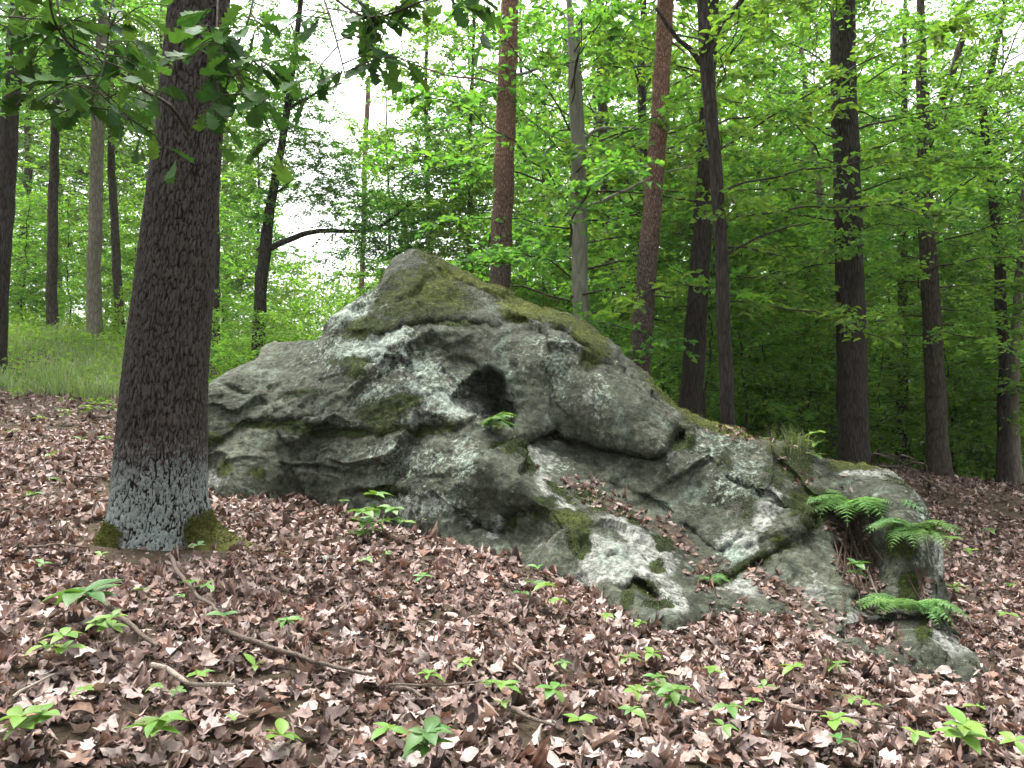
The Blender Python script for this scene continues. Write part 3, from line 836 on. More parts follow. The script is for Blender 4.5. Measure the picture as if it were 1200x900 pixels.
oak_d = 6.25
oak_base = G(187, 628)
pts, rad = ring_tree([(187, 640, 104), (188, 560, 101), (193, 450, 93), (200, 375, 88), (207, 300, 83), (222, 150, 73), (234, 0, 66), (252, -220, 58)], oak_base[1], 0, 0, 0)
print('oak base', oak_base, pts[0])
zlow = oak_base[2] - .3
zz = np.concatenate([np.linspace(zlow, 5.6, 500), np.linspace(5.62, pts[-1, 2], 30)])
ox, oy = np.interp(zz, pts[:, 2], pts[:, 0]), np.interp(zz, pts[:, 2], pts[:, 1])
orad = np.interp(zz, pts[:, 2], rad)
NT_ = 300
th = np.linspace(0, 2 * np.pi, NT_, endpoint=False)
TH, ZZ = np.meshgrid(th, zz)
hgt = ZZ - oak_base[2]
R_ = orad[:, None] * np.ones_like(TH)
for a0, am, wdt, dec in [(-.12, .7, 3.0, .12), (2.55, .3, 2.2, .2), (4.05, .34, 2.0, .16), (5.1, .12, 1.5, .14), (1.4, .4, 2.5, .2)]:
    dth = np.abs((TH - a0 + np.pi) % (2 * np.pi) - np.pi)
    R_ *= 1 + am * np.exp(-(dth * wdt) ** 2) * np.exp(-np.maximum(hgt, -.12) / dec)
R_ *= 1 + .035 * np.exp(-np.maximum(hgt, 0) / .5)
qq = np.stack([np.cos(TH) * 3.2, np.sin(TH) * 3.2, ZZ * .9], -1).reshape(-1, 3)
warp = fbm(qq * 1.6, 3)
arc = np.stack([np.cos(TH) * orad[:, None] * 44, np.sin(TH) * orad[:, None] * 44, ZZ * 9.5], -1).reshape(-1, 3)
_, e1 = facets(arc + np.stack([warp, warp, 0 * warp], 1) * .5 + fbm(arc * np.array([.7, .7, .35]), 2)[:, None] * .5, 5)
_, e2 = facets(arc * np.array([2.0, 2.0, 2.6]) + fbm(arc * 1.1, 2)[:, None] * .6 + 9, 6)
plate = np.clip(e1 / .2, 0, 1) ** .8 * .62 + np.clip(e2 / .2, 0, 1) * .22 + .16 * (.5 + fbm(arc * np.array([1.5, 1.5, .8]), 3)).clip(0, 1)
R_ = R_ + ((plate - .6) * .02).reshape(R_.shape) + (fbm(qq * .9, 3) * .012).reshape(R_.shape)
OV = np.stack([ox[:, None] + R_ * np.cos(TH), oy[:, None] + R_ * np.sin(TH), ZZ], -1)
lich = ss(1.05, .1, hgt) * .95 + .1
moss_o = np.zeros_like(TH)
for a0, wdt, amt, hh_ in [(4.0, 1.6, 1.0, .16), (-.1, 1.3, 1.0, .22), (2.9, 1.2, 1.0, .3), (1.5, 1, 1.0, .3)]:
    dth = np.abs((TH - a0 + np.pi) % (2 * np.pi) - np.pi)
    moss_o = np.maximum(moss_o, amt * np.exp(-(dth * wdt) ** 2 * 1.2) * ss(hh_ * 1.5, hh_ * .4, hgt))
oak = thing('oak_tree', 'thick oak with dark furrowed bark, pale lichen on its foot, close beside the boulder', 'tree', oak_base)
ob = np.array(oak_base)
battr = np.stack([plate.reshape(TH.shape), lich * (1 - moss_o), moss_o], -1).reshape(-1, 3)
tk = mesh('trunk', OV.reshape(-1, 3) - ob, [grid_faces(len(zz), NT_, True)], [M['oak_bark']], {'bark': battr})
trunk_o = obj('trunk', tk, oak)
# moss at its foot
ci = (moss_o > .45) & (hgt > -.03)
idx = np.flatnonzero(ci.ravel())
pick = rng.choice(idx, 9000)
b_ = OV.reshape(-1, 3)[pick]
out = np.stack([np.cos(TH), np.sin(TH), 0 * TH + .4], -1).reshape(-1, 3)[pick]
dd = out + rng.normal(size=(9000, 3)) * .4
dd /= np.linalg.norm(dd, axis=1)[:, None]
cv = rng.random(9000)[:, None]
mo = obj('moss', blades(b_ - ob, dd, rng.uniform(.012, .035, 9000), rng.uniform(.003, .005, 9000), np.array([.03, .04, .01]) * (1 - cv) + np.array([.13, .14, .035]) * cv, 'moss', M['moss']), oak)
mo['kind'] = 'stuff'

# lobed oak leaves, 15 cm
def oak_leaf_mesh(name, seed, mat, lobes=True, tint=None):
    r = np.random.default_rng(seed)
    tst = np.array([0, .1, .2, .28, .38, .46, .55, .63, .72, .8, .9, 1])
    w = np.array([.015, .07, .05, .17, .10, .26, .15, .31, .18, .27, .16, .0]) if lobes else np.array([.01, .09, .16, .21, .24, .25, .245, .23, .2, .15, .08, 0])
    wl, wr = w * r.uniform(.85, 1.1, 12), w * r.uniform(.85, 1.1, 12)
    curl, dr = r.uniform(.1, .35), r.uniform(.1, .35)
    zmid = -dr * tst ** 2 * .6
    sw = .05 * np.sin(tst * 3 + seed)
    mid = np.stack([sw, tst, zmid], 1)
    lf = np.stack([sw - wl, tst + wl * .25, zmid + wl * curl + r.normal(size=12) * .012], 1)
    rt = np.stack([sw + wr, tst + wr * .25, zmid + wr * curl + r.normal(size=12) * .012], 1)
    V = np.concatenate([lf, mid, rt])
    k = np.arange(11)
    F = np.concatenate([np.stack([k, k + 12, k + 13, k + 1], 1), np.stack([k + 12, k + 24, k + 25, k + 13], 1)])
    c_ = leaf_cols(1, .2, .16, r) * .8 if tint is None else np.array([tint])
    return mesh(name, V, [F], [mat], {'tint': np.repeat(c_, 36, 0)})
OAKL = [oak_leaf_mesh('oak_leaf', 40 + i, M['near_leaf']) for i in range(6)]

def near_branch(path_px, nleaf, r0, seed, leaf_len=.17, spread=.16, side_tw=6):
    r = np.random.default_rng(seed)
    pth = smooth_path([P(*p_) for p_ in path_px], 24)
    br = obj('branch', None, oak)
    tv, tf = tube(pth - ob, np.linspace(r0, .003, 24), 6, .2)
    bag = Bag()
    bag.add(tv, tf)
    ends = [pth[-1]]
    anchors = []
    for k in range(side_tw):
        s = int(24 * (.3 + .68 * (k + r.random()) / side_tw)) % 24
        d = rand_unit(1)[0] * np.array([1, .6, .55]) + (pth[min(s + 1, 23)] - pth[max(s - 1, 0)]) * 3
        d /= np.linalg.norm(d)
        l = r.uniform(.18, .42)
        e = pth[s] + d * l + np.array([0, 0, -.06])
        tp_ = smooth_path([pth[s], pth[s] + d * l * .55 + np.array([0, 0, .02]), e], 6)
        tv, tf = tube(tp_ - ob, np.linspace(.004, .002, 6), 4)
        bag.add(tv, tf)
        anchors.append(tp_)
    anchors.append(pth[-6:])
    wood = bag.build('branch', [M['twig']])
    bpy.data.objects.remove(br)
    br = obj('branch', wood, oak)
    for k in range(nleaf):
        a = anchors[k % len(anchors)]
        s = r.uniform(.35, 1)
        p_ = a[int(s * (len(a) - 1))]
        ax = (a[-1] - a[0])
        ax /= np.linalg.norm(ax) + 1e-9
        d = Vector(ax * .5 + rand_unit(1)[0] * np.array([1, 1, .5]) + np.array([0, 0, -.35])).normalized()
        nup = Vector((r.normal() * .45, r.normal() * .45 - .1, 1)).normalized()
        x_ = d.cross(nup).normalized()
        z_ = x_.cross(d)
        mt = Matrix((x_, d, z_)).transposed().to_euler()
        obj('leaf', OAKL[r.integers(6)], br, Vector(p_ - ob) + d * .01, mt, leaf_len * r.uniform(.65, 1.15))
    return br

near_branch([(222, 158, 6.0), (200, 125, 5.6), (165, 104, 5.0), (125, 75, 4.5), (85, 55, 4.1), (62, 20, 3.9), (56, -30, 3.8)], 84, .017, 1, .18, side_tw=16)
near_branch([(150, -60, 4.4), (130, 10, 4.1), (125, 60, 3.9), (110, 120, 3.7)], 44, .007, 2, .17, side_tw=10)
near_branch([(262, -60, 4.6), (255, 10, 4.2), (258, 60, 4.0), (285, 110, 3.9)], 50, .007, 3, .17, side_tw=10)
near_branch([(300, -70, 4.5), (370, -20, 4.1), (430, 20, 3.9), (500, 0, 3.8), (550, -10, 3.8)], 64, .009, 4, .17, side_tw=14)
near_branch([(310, -60, 4.3), (292, 20, 4.0), (276, 70, 3.9), (305, 140, 3.8)], 44, .007, 8, .17, side_tw=9)
near_branch([(355, -60, 4.4), (380, 0, 4.0), (395, 50, 3.8), (405, 90, 3.8)], 26, .006, 5, .16, side_tw=7)
near_branch([(60, -50, 4.2), (75, 40, 4.0), (110, 100, 3.9), (150, 140, 3.8)], 40, .007, 9, .17, side_tw=9)
near_branch([(-60, 30, 4.3), (0, 20, 4.2), (40, 22, 4.1), (95, 24, 4.0)], 22, .007, 6, .16, side_tw=6)

# ------------------------------------------------------------------ other trunks that can be told apart
def px_tree(name, label, pts_px, d, mat, crown=None, limbs=(), flare=.25, group=None, base=None, top=None, cs=1, crot=0, nseg=18, clusters=()):
    P3 = np.array([P(px, py, d) for px, py, w in pts_px])
    R3 = np.array([w * .5 * d / FPX for px, py, w in pts_px])
    gz = float(ground(P3[0, 0], P3[0, 1]))
    b0 = np.array([P3[0, 0], P3[0, 1], gz])
    low = P3[0] - (P3[1] - P3[0]) / np.linalg.norm(P3[1] - P3[0]) * max(0, (P3[0, 2] - gz))
    low[2] = gz - .25
    if P3[0, 2] > gz + .15:
        P3, R3 = np.vstack([low, P3]), np.concatenate([[R3[0] * 1.08], R3])
    else:
        P3[0, 2] = gz - .25
    last = P3[-1] - P3[-2]
    last /= np.linalg.norm(last)
    z_end = top if top else P3[-1, 2] + 5
    ext = P3[-1] + last * max(.5, (z_end - P3[-1, 2]) / max(last[2], .3))
    P3, R3 = np.vstack([P3, ext]), np.concatenate([R3, [max(R3[-1] * .35, .02)]])
    pr = smooth_path(np.concatenate([P3, R3[:, None]], 1), 70)
    path, rr = pr[:, :3], pr[:, 3].clip(.01)
    rr = rr * (1 + flare * np.exp(-np.maximum(path[:, 2] - gz, 0) / .28))
    tr = thing(name, label, 'tree', b0, group)
    jit = fbm(path * .9 + d, 2)
    path[:, 0] += jit * .05
    V, F = tube(path - b0, rr, nseg, .16, d)
    obj('trunk', mesh('trunk', V, F, [mat]), tr)
    for lm in limbs:
        lp = smooth_path([P(a_, b2, d + (c_[1] if len(c_) > 1 else 0)) for a_, b2, *c_ in lm], 22)
        wr = np.linspace(lm[0][2], lm[-1][2], 22) * .5 * d / FPX
        lp[1:] += np.stack([fbm(lp * 2 + 3, 2), fbm(lp * 2 + 7, 2), fbm(lp * 2 + 11, 2)], 1)[1:] * .06
        V, F = tube(lp - b0, wr, 7, .15)
        obj('branch', mesh('branch', V, F, [mat]), tr)
    for a_, b2, sc_ in clusters:
        cpt = P(a_, b2, d) - b0
        obj('crown', CROWN['spray%d' % (int(a_) % 2)], tr, cpt, (0, 0, a_), sc_)
    if crown:
        for nm, dz, sc_, rz_ in crown:
            obj('crown', CROWN[nm], tr, (path[-1, 0] * .5 + path[35, 0] * .5 - b0[0], path[35, 1] - b0[1], dz), (0, 0, rz_), sc_)
    return tr

px_tree('pine_tree', 'straight pine trunk, orange bark with dark knots, rising behind the peak of the boulder', [(584, 350, 25), (585, 335, 25), (590, 200, 24), (594, 100, 22), (598, 0, 21)], 14, M['bark_pine'],
        limbs=[[(585, 100, 3), (560, 92, 2.4), (520, 88, 2), (470, 70, 1.5)]], top=15, nseg=26)
px_tree('beech_tree', 'smooth pale grey beech trunk with forked dark top, between two orange pines', [(684, 400, 20), (682, 370, 19), (679, 250, 18.5), (676, 150, 17), (673, 85, 15), (668, 30, 8), (667, 0, 7)], 14.5, M['bark_grey'],
        limbs=[[(673, 75, 6), (650, 73, 5), (625, 82, 4), (600, 88, 3), (560, 80, 2)], [(675, 70, 8), (680, 30, 7), (690, 0, 6), (695, -40, 5)], [(683, 165, 5), (700, 152, 4.5), (740, 150, 4), (775, 152, 3), (800, 148, 2)],
               [(685, 244, 5), (712, 232, 4.5), (745, 218, 4), (780, 200, 3), (810, 195, 2)], [(674, 160, 4), (660, 170, 3), (640, 178, 2.5), (635, 205, 1.5)]], top=13, crown=[('low1', -.5, .9, 1.2)], nseg=26)
px_tree('pine_tree', 'leaning pine with scaly reddish bark behind the right shoulder of the boulder', [(745, 470, 26), (750, 430, 25), (760, 300, 23), (770, 180, 21), (777, 60, 19), (779, 0, 18.5)], 13, M['bark_pine'],
        limbs=[[(778, 40, 3), (800, 60, 2.5), (815, 75, 2)]], top=14, nseg=26)
px_tree('oak_tree', 'dark trunk half hidden by a thin crooked stem, behind the mossy slope of the boulder', [(808, 510, 30), (810, 478, 27), (816, 380, 25), (822, 280, 22), (827, 180, 19), (832, 60, 16)], 14.2, M['bark_dark'], crown=[('low1', .5, .9, 2.5)], top=15)
px_tree('oak_tree', 'thin crooked dark stem forking at its top, in front of a thicker dark trunk', [(854, 530, 17), (853, 500, 16), (850, 400, 16), (844, 280, 15), (836, 180, 15), (830, 80, 16), (824, 20, 13), (818, -30, 11)], 11.6, M['bark_dark'],
        limbs=[[(832, 62, 9), (842, 30, 8), (860, 12, 7), (885, -20, 6)], [(826, 80, 7), (805, 55, 6), (790, 38, 5), (770, 10, 4)], [(848, 300, 4), (870, 288, 3), (910, 270, 2.4), (950, 262, 1.5)]], top=9.5)
px_tree('oak_tree', 'tall straight dark brown trunk with leafy twigs, behind the ferny end of the boulder', [(1001, 545, 37), (1000, 520, 34), (997, 400, 33), (993, 280, 31), (990, 150, 29), (988, 0, 27)], 15.5, M['bark_dark'], crown=[('low1', 2.0, .8, .4)], top=17, nseg=28)
px_tree('oak_tree', 'brown trunk with a slanting upper fork, standing on the crest beyond the litter slope', [(1100, 562, 27), (1098, 520, 24), (1094, 400, 21), (1086, 270, 18), (1082, 150, 15), (1079, 40, 10)], 17.8, M['bark_brown'],
        limbs=[[(1084, 180, 10), (1100, 130, 9), (1120, 75, 8), (1135, 20, 7)], [(1090, 350, 3), (1080, 280, 3), (1072, 230, 2)]], crown=[('low1', 1.0, .85, 1.9)], top=13)
px_tree('oak_tree', 'slim wavy dark trunk on the crest, standing against a second slim grey trunk', [(1176, 578, 15), (1175, 520, 13), (1177, 430, 12.5), (1172, 330, 12), (1165, 230, 10.5), (1152, 140, 9), (1160, 90, 8), (1172, 30, 6)], 19, M['bark_dark'], crown=[('tall3', 1.0, .75, .9)], top=12)
px_tree('beech_tree', 'slim grey-brown trunk on the crest beside a slim wavy dark trunk', [(1191, 578, 15), (1190, 530, 13), (1187, 470, 12), (1190, 400, 10), (1196, 300, 9)], 19.4, M['bark_pale'], crown=[('low0', .5, .8, 3.3)], top=10)
px_tree('oak_tree', 'slender dark trunk behind the tall straight trunk and the crest trunk, in the thicket', [(1055, 560, 13), (1056, 500, 13), (1058, 400, 12), (1058, 300, 11), (1059, 180, 9)], 22, M['bark_brown'], crown=[('tall3', 1.5, .75, 4.1)], top=13)
px_tree('beech_tree', 'pale brown slim trunk tucked right behind the tall straight dark trunk', [(972, 560, 13), (974, 520, 12), (976, 440, 12), (975, 330, 12), (960, 220, 9)], 21, M['bark_pale'], crown=[('tall3', 1.5, .75, 5.0)], top=12)
px_tree('beech_tree', 'pale grey smooth trunk on the grassy bank left of the large oak', [(111, 372, 17), (110, 330, 16), (112, 240, 15), (115, 150, 14), (120, 40, 12)], 24, M['bark_pale'], crown=[('tall3', 3.0, .7, .3)], top=14)
px_tree('oak_tree', 'dull brown trunk on the grassy bank beside the pale smooth trunk', [(62, 378, 13), (60, 330, 12), (62, 250, 11), (64, 180, 10)], 25, M['bark_brown'], crown=[('tall3', 2.5, .7, 1.3)], top=13)
px_tree('oak_tree', 'slim brown trunk just behind the large oak, on the grassy bank', [(141, 378, 10), (138, 330, 10), (133, 250, 9), (130, 180, 8)], 26, M['bark_brown'], crown=[('tall3', 2.5, .7, 2.2)], top=12)
px_tree('oak_tree', 'dark leaning trunk at the far edge of the grassy bank, branches dead below', [(0, 350, 19), (3, 300, 19), (8, 200, 20), (13, 120, 19), (22, 0, 17)], 19, M['bark_dark'], crown=[('tall3', 2.5, .7, 5.5)], top=13)
px_tree('oak_tree', 'slim dark trunk between the large oak and the forked oak, bare to its crown', [(252, 388, 11), (252, 330, 10), (252, 240, 9), (253, 170, 8), (256, 90, 7)], 23, M['bark_brown'], top=9)
px_tree('oak_tree', 'forked oak with a long bent limb reaching towards the boulder peak', [(304, 380, 15), (306, 330, 14), (311, 290, 14), (317, 240, 11), (328, 180, 9), (338, 120, 8), (345, 60, 7)], 22, M['bark_dark'],
        limbs=[[(312, 294, 8), (335, 283, 6.5), (360, 273, 6), (385, 270, 5.5), (410, 272, 4.5), (445, 265, 4), (480, 240, 3)], [(336, 130, 4), (365, 112, 3), (400, 98, 2)], [(318, 230, 3), (345, 210, 2)]], top=17, crown=[('tall3', 3.0, .6, 1.0)], clusters=[(445, 262, 1.0), (480, 240, 1.1), (415, 285, .8), (470, 280, .8), (360, 215, .8), (400, 205, .8), (350, 175, .8), (385, 190, .7), (300, 210, .8), (290, 250, .8), (365, 240, .6), (420, 225, .7), (505, 215, 1.0), (500, 265, .9), (330, 130, .9), (310, 100, 1.0), (360, 95, .7), (470, 190, .9), (510, 165, 1.0), (540, 200, 1.0), (280, 170, 1.0)])
px_tree('pine_tree', 'distant thin pinkish pine trunk seen in the bright sky gap above the boulder', [(424, 330, 6), (426, 260, 6), (428, 180, 6), (432, 100, 5)], 45, M['bark_pine'], top=20, nseg=8)

# ------------------------------------------------------------------ trees of the wood behind, copies of a few kinds
def straight_trunk(name, seed, H, r0, mat):
    r = np.random.default_rng(seed)
    z = np.linspace(-.4, H, 26)
    px_ = np.cumsum(r.normal(size=26)) * .035
    py_ = np.cumsum(r.normal(size=26)) * .035
    rr = r0 * (1 - .75 * np.clip(z / H, 0, 1)) * (1 + .3 * np.exp(-np.maximum(z, 0) / .3))
    V, F = tube(np.stack([px_ - px_[1], py_ - py_[1], z], 1), rr, 10, .15, seed)
    return mesh(name, V, F, [mat])
TRUNK = {'dark0': straight_trunk('trunk', 1, 14, .17, M['bark_dark']), 'brown0': straight_trunk('trunk', 2, 15, .2, M['bark_brown']), 'pale0': straight_trunk('trunk', 3, 15, .16, M['bark_pale']),
         'dark1': straight_trunk('trunk', 4, 16, .13, M['bark_dark']), 'sap': straight_trunk('trunk', 5, 5, .035, M['bark_brown']), 'shrub': straight_trunk('stem', 6, 1.3, .014, M['twig'])}
KIND_LABEL = {'dark0': 'dark-barked broadleaf tree', 'brown0': 'brown-barked broadleaf tree', 'pale0': 'pale-barked slim broadleaf tree', 'dark1': 'very slim dark-stemmed broadleaf tree'}
LANDMARK = [(40, 'the dark leaning trunk of the bank'), (95, 'the pale smooth trunk on the grassy bank'), (165, 'the grassy bank and its slim trunks'), (240, 'the large oak'), (330, 'the forked oak'), (480, 'the bright shrubs and the boulder top'), (560, 'the peak of the boulder'),
            (640, 'the upright orange pine'), (715, 'the smooth grey beech'), (785, 'the leaning scaly pine'), (880, 'the thin crooked dark stem'), (955, 'the grass tuft on the boulder'), (1030, 'the tall straight dark trunk'), (1120, 'the brown trunk on the crest'), (9999, 'the slim wavy trunk on the crest')]
def landmark(px, d):
    nm = next(n_ for x_, n_ in LANDMARK if px < x_)
    return ('close behind ' if d < 26 else 'well behind ' if d < 42 else 'far behind ') + nm
def wood_tree(px, d, trunk, crown, sc_, rz_, dz=0):
    rx_, _ = ray(px, 465)
    x, y = float(rx_) * d, d
    b = (x, y, float(ground(x, y)))
    tr = thing('broadleaf_tree', KIND_LABEL[trunk] + ' ' + landmark(px, d), 'tree', b, 'trees of the wood behind the boulder', (random.uniform(-.03, .03), random.uniform(-.03, .03), rz_))
    obj('trunk', TRUNK[trunk], tr, (0, 0, 0), None, sc_)
    obj('crown', CROWN[crown], tr, (0, 0, dz), None, sc_)
    return tr

rw = np.random.default_rng(21)
tk_names = ['dark0', 'brown0', 'pale0', 'dark1']
cr_names = ['tall0', 'tall1', 'tall2', 'tall3']
spots = []
# rows at growing distance; the gap in the canopy over the left of the boulder stays open
for d, step in [(21, 250), (25, 280), (49, 72), (60, 62)]:
    px = -90 + rw.uniform(0, 60)
    while px < 1290:
        dd_ = d * rw.uniform(.9, 1.12)
        gap = 285 < px < 545
        if not gap and not (d < 40 and (px < 290 or px > 760)):
            spots.append((px, dd_))
        px += step * rw.uniform(.7, 1.3)
for px, d in spots:
    wood_tree(px, d, tk_names[rw.integers(4)], cr_names[rw.integers(4)] if d > 33 else ('low0', 'low1')[rw.integers(2)], rw.uniform(.85, 1.2) * (1.5 if d > 38 else 1.2), rw.uniform(0, 6.28))
for px, d, c_, s_ in [(505, 27, 'tall2', .95), (548, 24, 'tall0', .9), (460, 36, 'tall2', .8), (300, 34, 'tall2', .7)]:
    wood_tree(px, d, 'dark1', c_, s_, rw.uniform(0, 6.28))

for px, d in [(868, 31), (893, 36), (912, 29), (934, 40), (1018, 33), (1038, 38), (1122, 31), (1142, 37), (1160, 30), (640, 30), (735, 33), (795, 28), (882, 43), (948, 33), (1075, 35)]:
    wood_tree(px, d, ('dark1', 'pale0', 'dark1')[rw.integers(3)], 'tall3', rw.uniform(.75, .95) * 1.15, rw.uniform(0, 6.28), 1.5)

def small_tree(px, d, crown, sc_, label, cat, name, stem, group):
    rx_, _ = ray(px, 465)
    x, y = float(rx_) * d, d
    tr = thing(name, label + ' ' + landmark(px, d), cat, (x, y, float(ground(x, y))), group, (0, 0, rw.uniform(0, 6.28)))
    obj('trunk' if stem == 'sap' else 'stem', TRUNK[stem], tr, (0, 0, 0), None, sc_)
    obj('crown', CROWN[crown], tr, (0, 0, 0), None, sc_)

for px, d in [(820, 17), (880, 18), (905, 20), (945, 19), (1030, 20), (1065, 24), (1120, 21), (1150, 23), (1185, 21.5), (930, 26), (860, 24), (990, 27), (1090, 29), (1140, 30), (1210, 26), (770, 20), (720, 22), (650, 21), (560, 22), (610, 24), (700, 28),
              (20, 27), (85, 29), (150, 30), (190, 28), (235, 31), (40, 34), (120, 36), (280, 33), (265, 26), (790, 30), (840, 33), (900, 35), (960, 34), (1040, 36), (1110, 38), (1170, 36)]:
    small_tree(px, d, 'sap0' if rw.random() < .5 else 'sap1', rw.uniform(.75, 1.15), 'young leafy sapling', 'sapling', 'sapling', 'sap', 'saplings under the trees')
for px, d in [(250, 20), (275, 17.5), (300, 21), (325, 18), (350, 22), (375, 17.5), (395, 20), (420, 18.5), (445, 22), (265, 23), (310, 25), (340, 26), (365, 24), (405, 25), (440, 25), (150, 25), (180, 24), (215, 22), (230, 18), (480, 20), (510, 22), (30, 27), (90, 26)]:
    small_tree(px, d, 'shrub0' if rw.random() < .5 else 'shrub1', rw.uniform(.7, 1.1), 'bright green leafy shrub', 'shrub', 'shrub', 'shrub', 'bright shrubs behind the boulder')
for px, d in [(860, 20), (890, 20.5), (925, 21), (955, 20), (1020, 21), (1075, 21.5), (1130, 22), (1160, 21), (1195, 21), (980, 24), (1050, 25), (820, 21), (1100, 25), (1150, 27), (900, 26), (940, 28), (1015, 28), (870, 30)]:
    small_tree(px, d, 'shrub0' if rw.random() < .5 else 'shrub1', rw.uniform(1.3, 2.1), 'green leafy shrub beyond the crest', 'shrub', 'shrub', 'shrub', 'shrubs beyond the crest')

# the far wood that reads as one mass
r = np.random.default_rng(77)
nfar = 68000
px = r.uniform(-250, 1450, nfar)
d = r.uniform(66, 105, nfar)
x = (px - 600) / FPX * d
gz = ground(x, d)
hmax = 16 + 7 * fbm(np.stack([px / 70, d / 30, 0 * px], 1), 3)
hmax = np.where((px > 300) & (px < 560), 9 + 3 * fbm(np.stack([px / 40, d / 30, 0 * px + 3], 1), 2), hmax + 4)
z = gz + hmax * r.random(nfar) ** .9
pos = np.stack([x, d, z], 1)
cl = fbm(pos * .28, 3)
keep = cl > -.12
pos = pos[keep]
n_ = len(pos)
V, F, C = leaf_cards(pos, r.normal(size=(n_, 3)), np.array([0, 0, 1]) + r.normal(size=(n_, 3)) * .8, r.uniform(.3, .6, n_), r.uniform(.2, .36, n_), leaf_cols(n_, .5, .2, r))
fw = obj('far_wood', mesh('far_wood', V, F, [M['leaf']], {'tint': C}))
tag(fw, 'far green wood closing the view behind all the trees', 'wood', None, 'stuff')

# undergrowth and grass
def on_ground_random(n_, pxr, dr, seed):
    r = np.random.default_rng(seed)
    px = r.uniform(*pxr, n_)
    d = np.sqrt(r.uniform(dr[0] ** 2, dr[1] ** 2, n_))
    x = (px - 600) / FPX * d
    return np.stack([x, d, ground(x, d)], 1), r
pos, r = on_ground_random(36000, (-130, 560), (16.5, 34), 5)
k = fbm(pos * np.array([.5, .5, 0]), 3)
pos = pos[k > -.25]
n_ = len(pos)
hgt_ = .15 + .75 * ss(17, 21, pos[:, 1]) * (.6 + fbm(pos * .8, 2)).clip(.1, 1.2)
pos[:, 2] += r.random(n_) * hgt_
V, F, C = leaf_cards(pos, r.normal(size=(n_, 3)) * np.array([1, 1, .4]), np.array([0, 0, 1]) + r.normal(size=(n_, 3)) * .5, r.uniform(.07, .13, n_), r.uniform(.05, .08, n_), leaf_cols(n_, .92, .15, r))
o = obj('ground_cover', mesh('ground_cover', V, F, [M['leaf']], {'tint': C}))
tag(o, 'bright leafy ground cover on the rise behind the large oak', 'undergrowth', None, 'stuff')
pos, r = on_ground_random(24000, (800, 1330), (19.5, 40), 6)
n_ = len(pos)
pos[:, 2] += r.random(n_) * (.2 + .8 * (.5 + fbm(pos * .7, 2)).clip(.05, 1.2))
V, F, C = leaf_cards(pos, r.normal(size=(n_, 3)) * np.array([1, 1, .4]), np.array([0, 0, 1]) + r.normal(size=(n_, 3)) * .5, r.uniform(.08, .14, n_), r.uniform(.05, .09, n_), leaf_cols(n_, .8, .2, r))
o = obj('ground_cover', mesh('ground_cover', V, F, [M['leaf']], {'tint': C}))
tag(o, 'green leafy ground cover beyond the crest of the litter slope', 'undergrowth', None, 'stuff')

def grass_mesh(pos, h, w, lean, cols, r):
    n_ = len(pos)
    az = r.uniform(0, 6.283, n_)
    d = np.stack([np.cos(az), np.sin(az), 0 * az], 1)
    s = np.stack([-np.sin(az), np.cos(az), 0 * az], 1)
    ln = lean[:, None]
    H = h[:, None]
    up = np.array([0, 0, 1.0])
    p0, p1, p2, p3 = pos, pos + up * H * .45 + d * H * ln * .15, pos + up * H * .8 + d * H * ln * .5, pos + up * H * (1 - .25 * ln) + d * H * ln
    W = w[:, None]
    V = np.stack([p0 - s * W, p0 + s * W, p1 - s * W * .9, p1 + s * W * .9, p2 - s * W * .6, p2 + s * W * .6, p3], 1).reshape(-1, 3)
    k = np.arange(n_)[:, None] * 7
    return V, [np.concatenate([k + np.array([0, 1, 3, 2]), k + np.array([2, 3, 5, 4])]), k + np.array([4, 5, 6])], np.repeat(cols, 7, 0)
pos, r = on_ground_random(26000, (-120, 230), (15.5, 25), 8)
k = fbm(pos * np.array([.45, .45, 0]) + 4, 3)
pos = pos[(k > -.2) & (pos[:, 1] > 17.0 - 1.6 * fbm(pos * .9, 2))]
n_ = len(pos)
cv = r.random(n_)[:, None]
V, F, C = grass_mesh(pos, r.uniform(.12, .5, n_) * (1 + 1.3 * fbm(pos * 1.1, 3)).clip(.35, 1.8), r.uniform(.003, .006, n_), r.uniform(.1, .9, n_), np.array([.1, .19, .055]) * (1 - cv) + np.array([.29, .38, .19]) * cv, r)
o = obj('tall_grass', mesh('tall_grass', V, F, [M['grass']], {'tint': C}))
tag(o, 'pale green tall grass on the bank left of the large oak', 'grass', None, 'stuff')
# tuft of thin grass on the boulder
gp = np.array([on_rock(900 + rng.random() * 50, 522 + rng.random() * 14)[0] for _ in range(240)])
cv = rng.random(240)[:, None]
V, F, C = grass_mesh(gp, rng.uniform(.08, .27, 240), rng.uniform(.001, .0022, 240), rng.uniform(.5, 1.5, 240), np.array([.06, .1, .03]) * (1 - cv) + np.array([.15, .19, .07]) * cv, rng)
o = obj('grass_tuft', mesh('grass_tuft', V, F, [M['grass']], {'tint': C}))
tag(o, 'tuft of thin grass growing on the low shoulder of the boulder', 'grass')

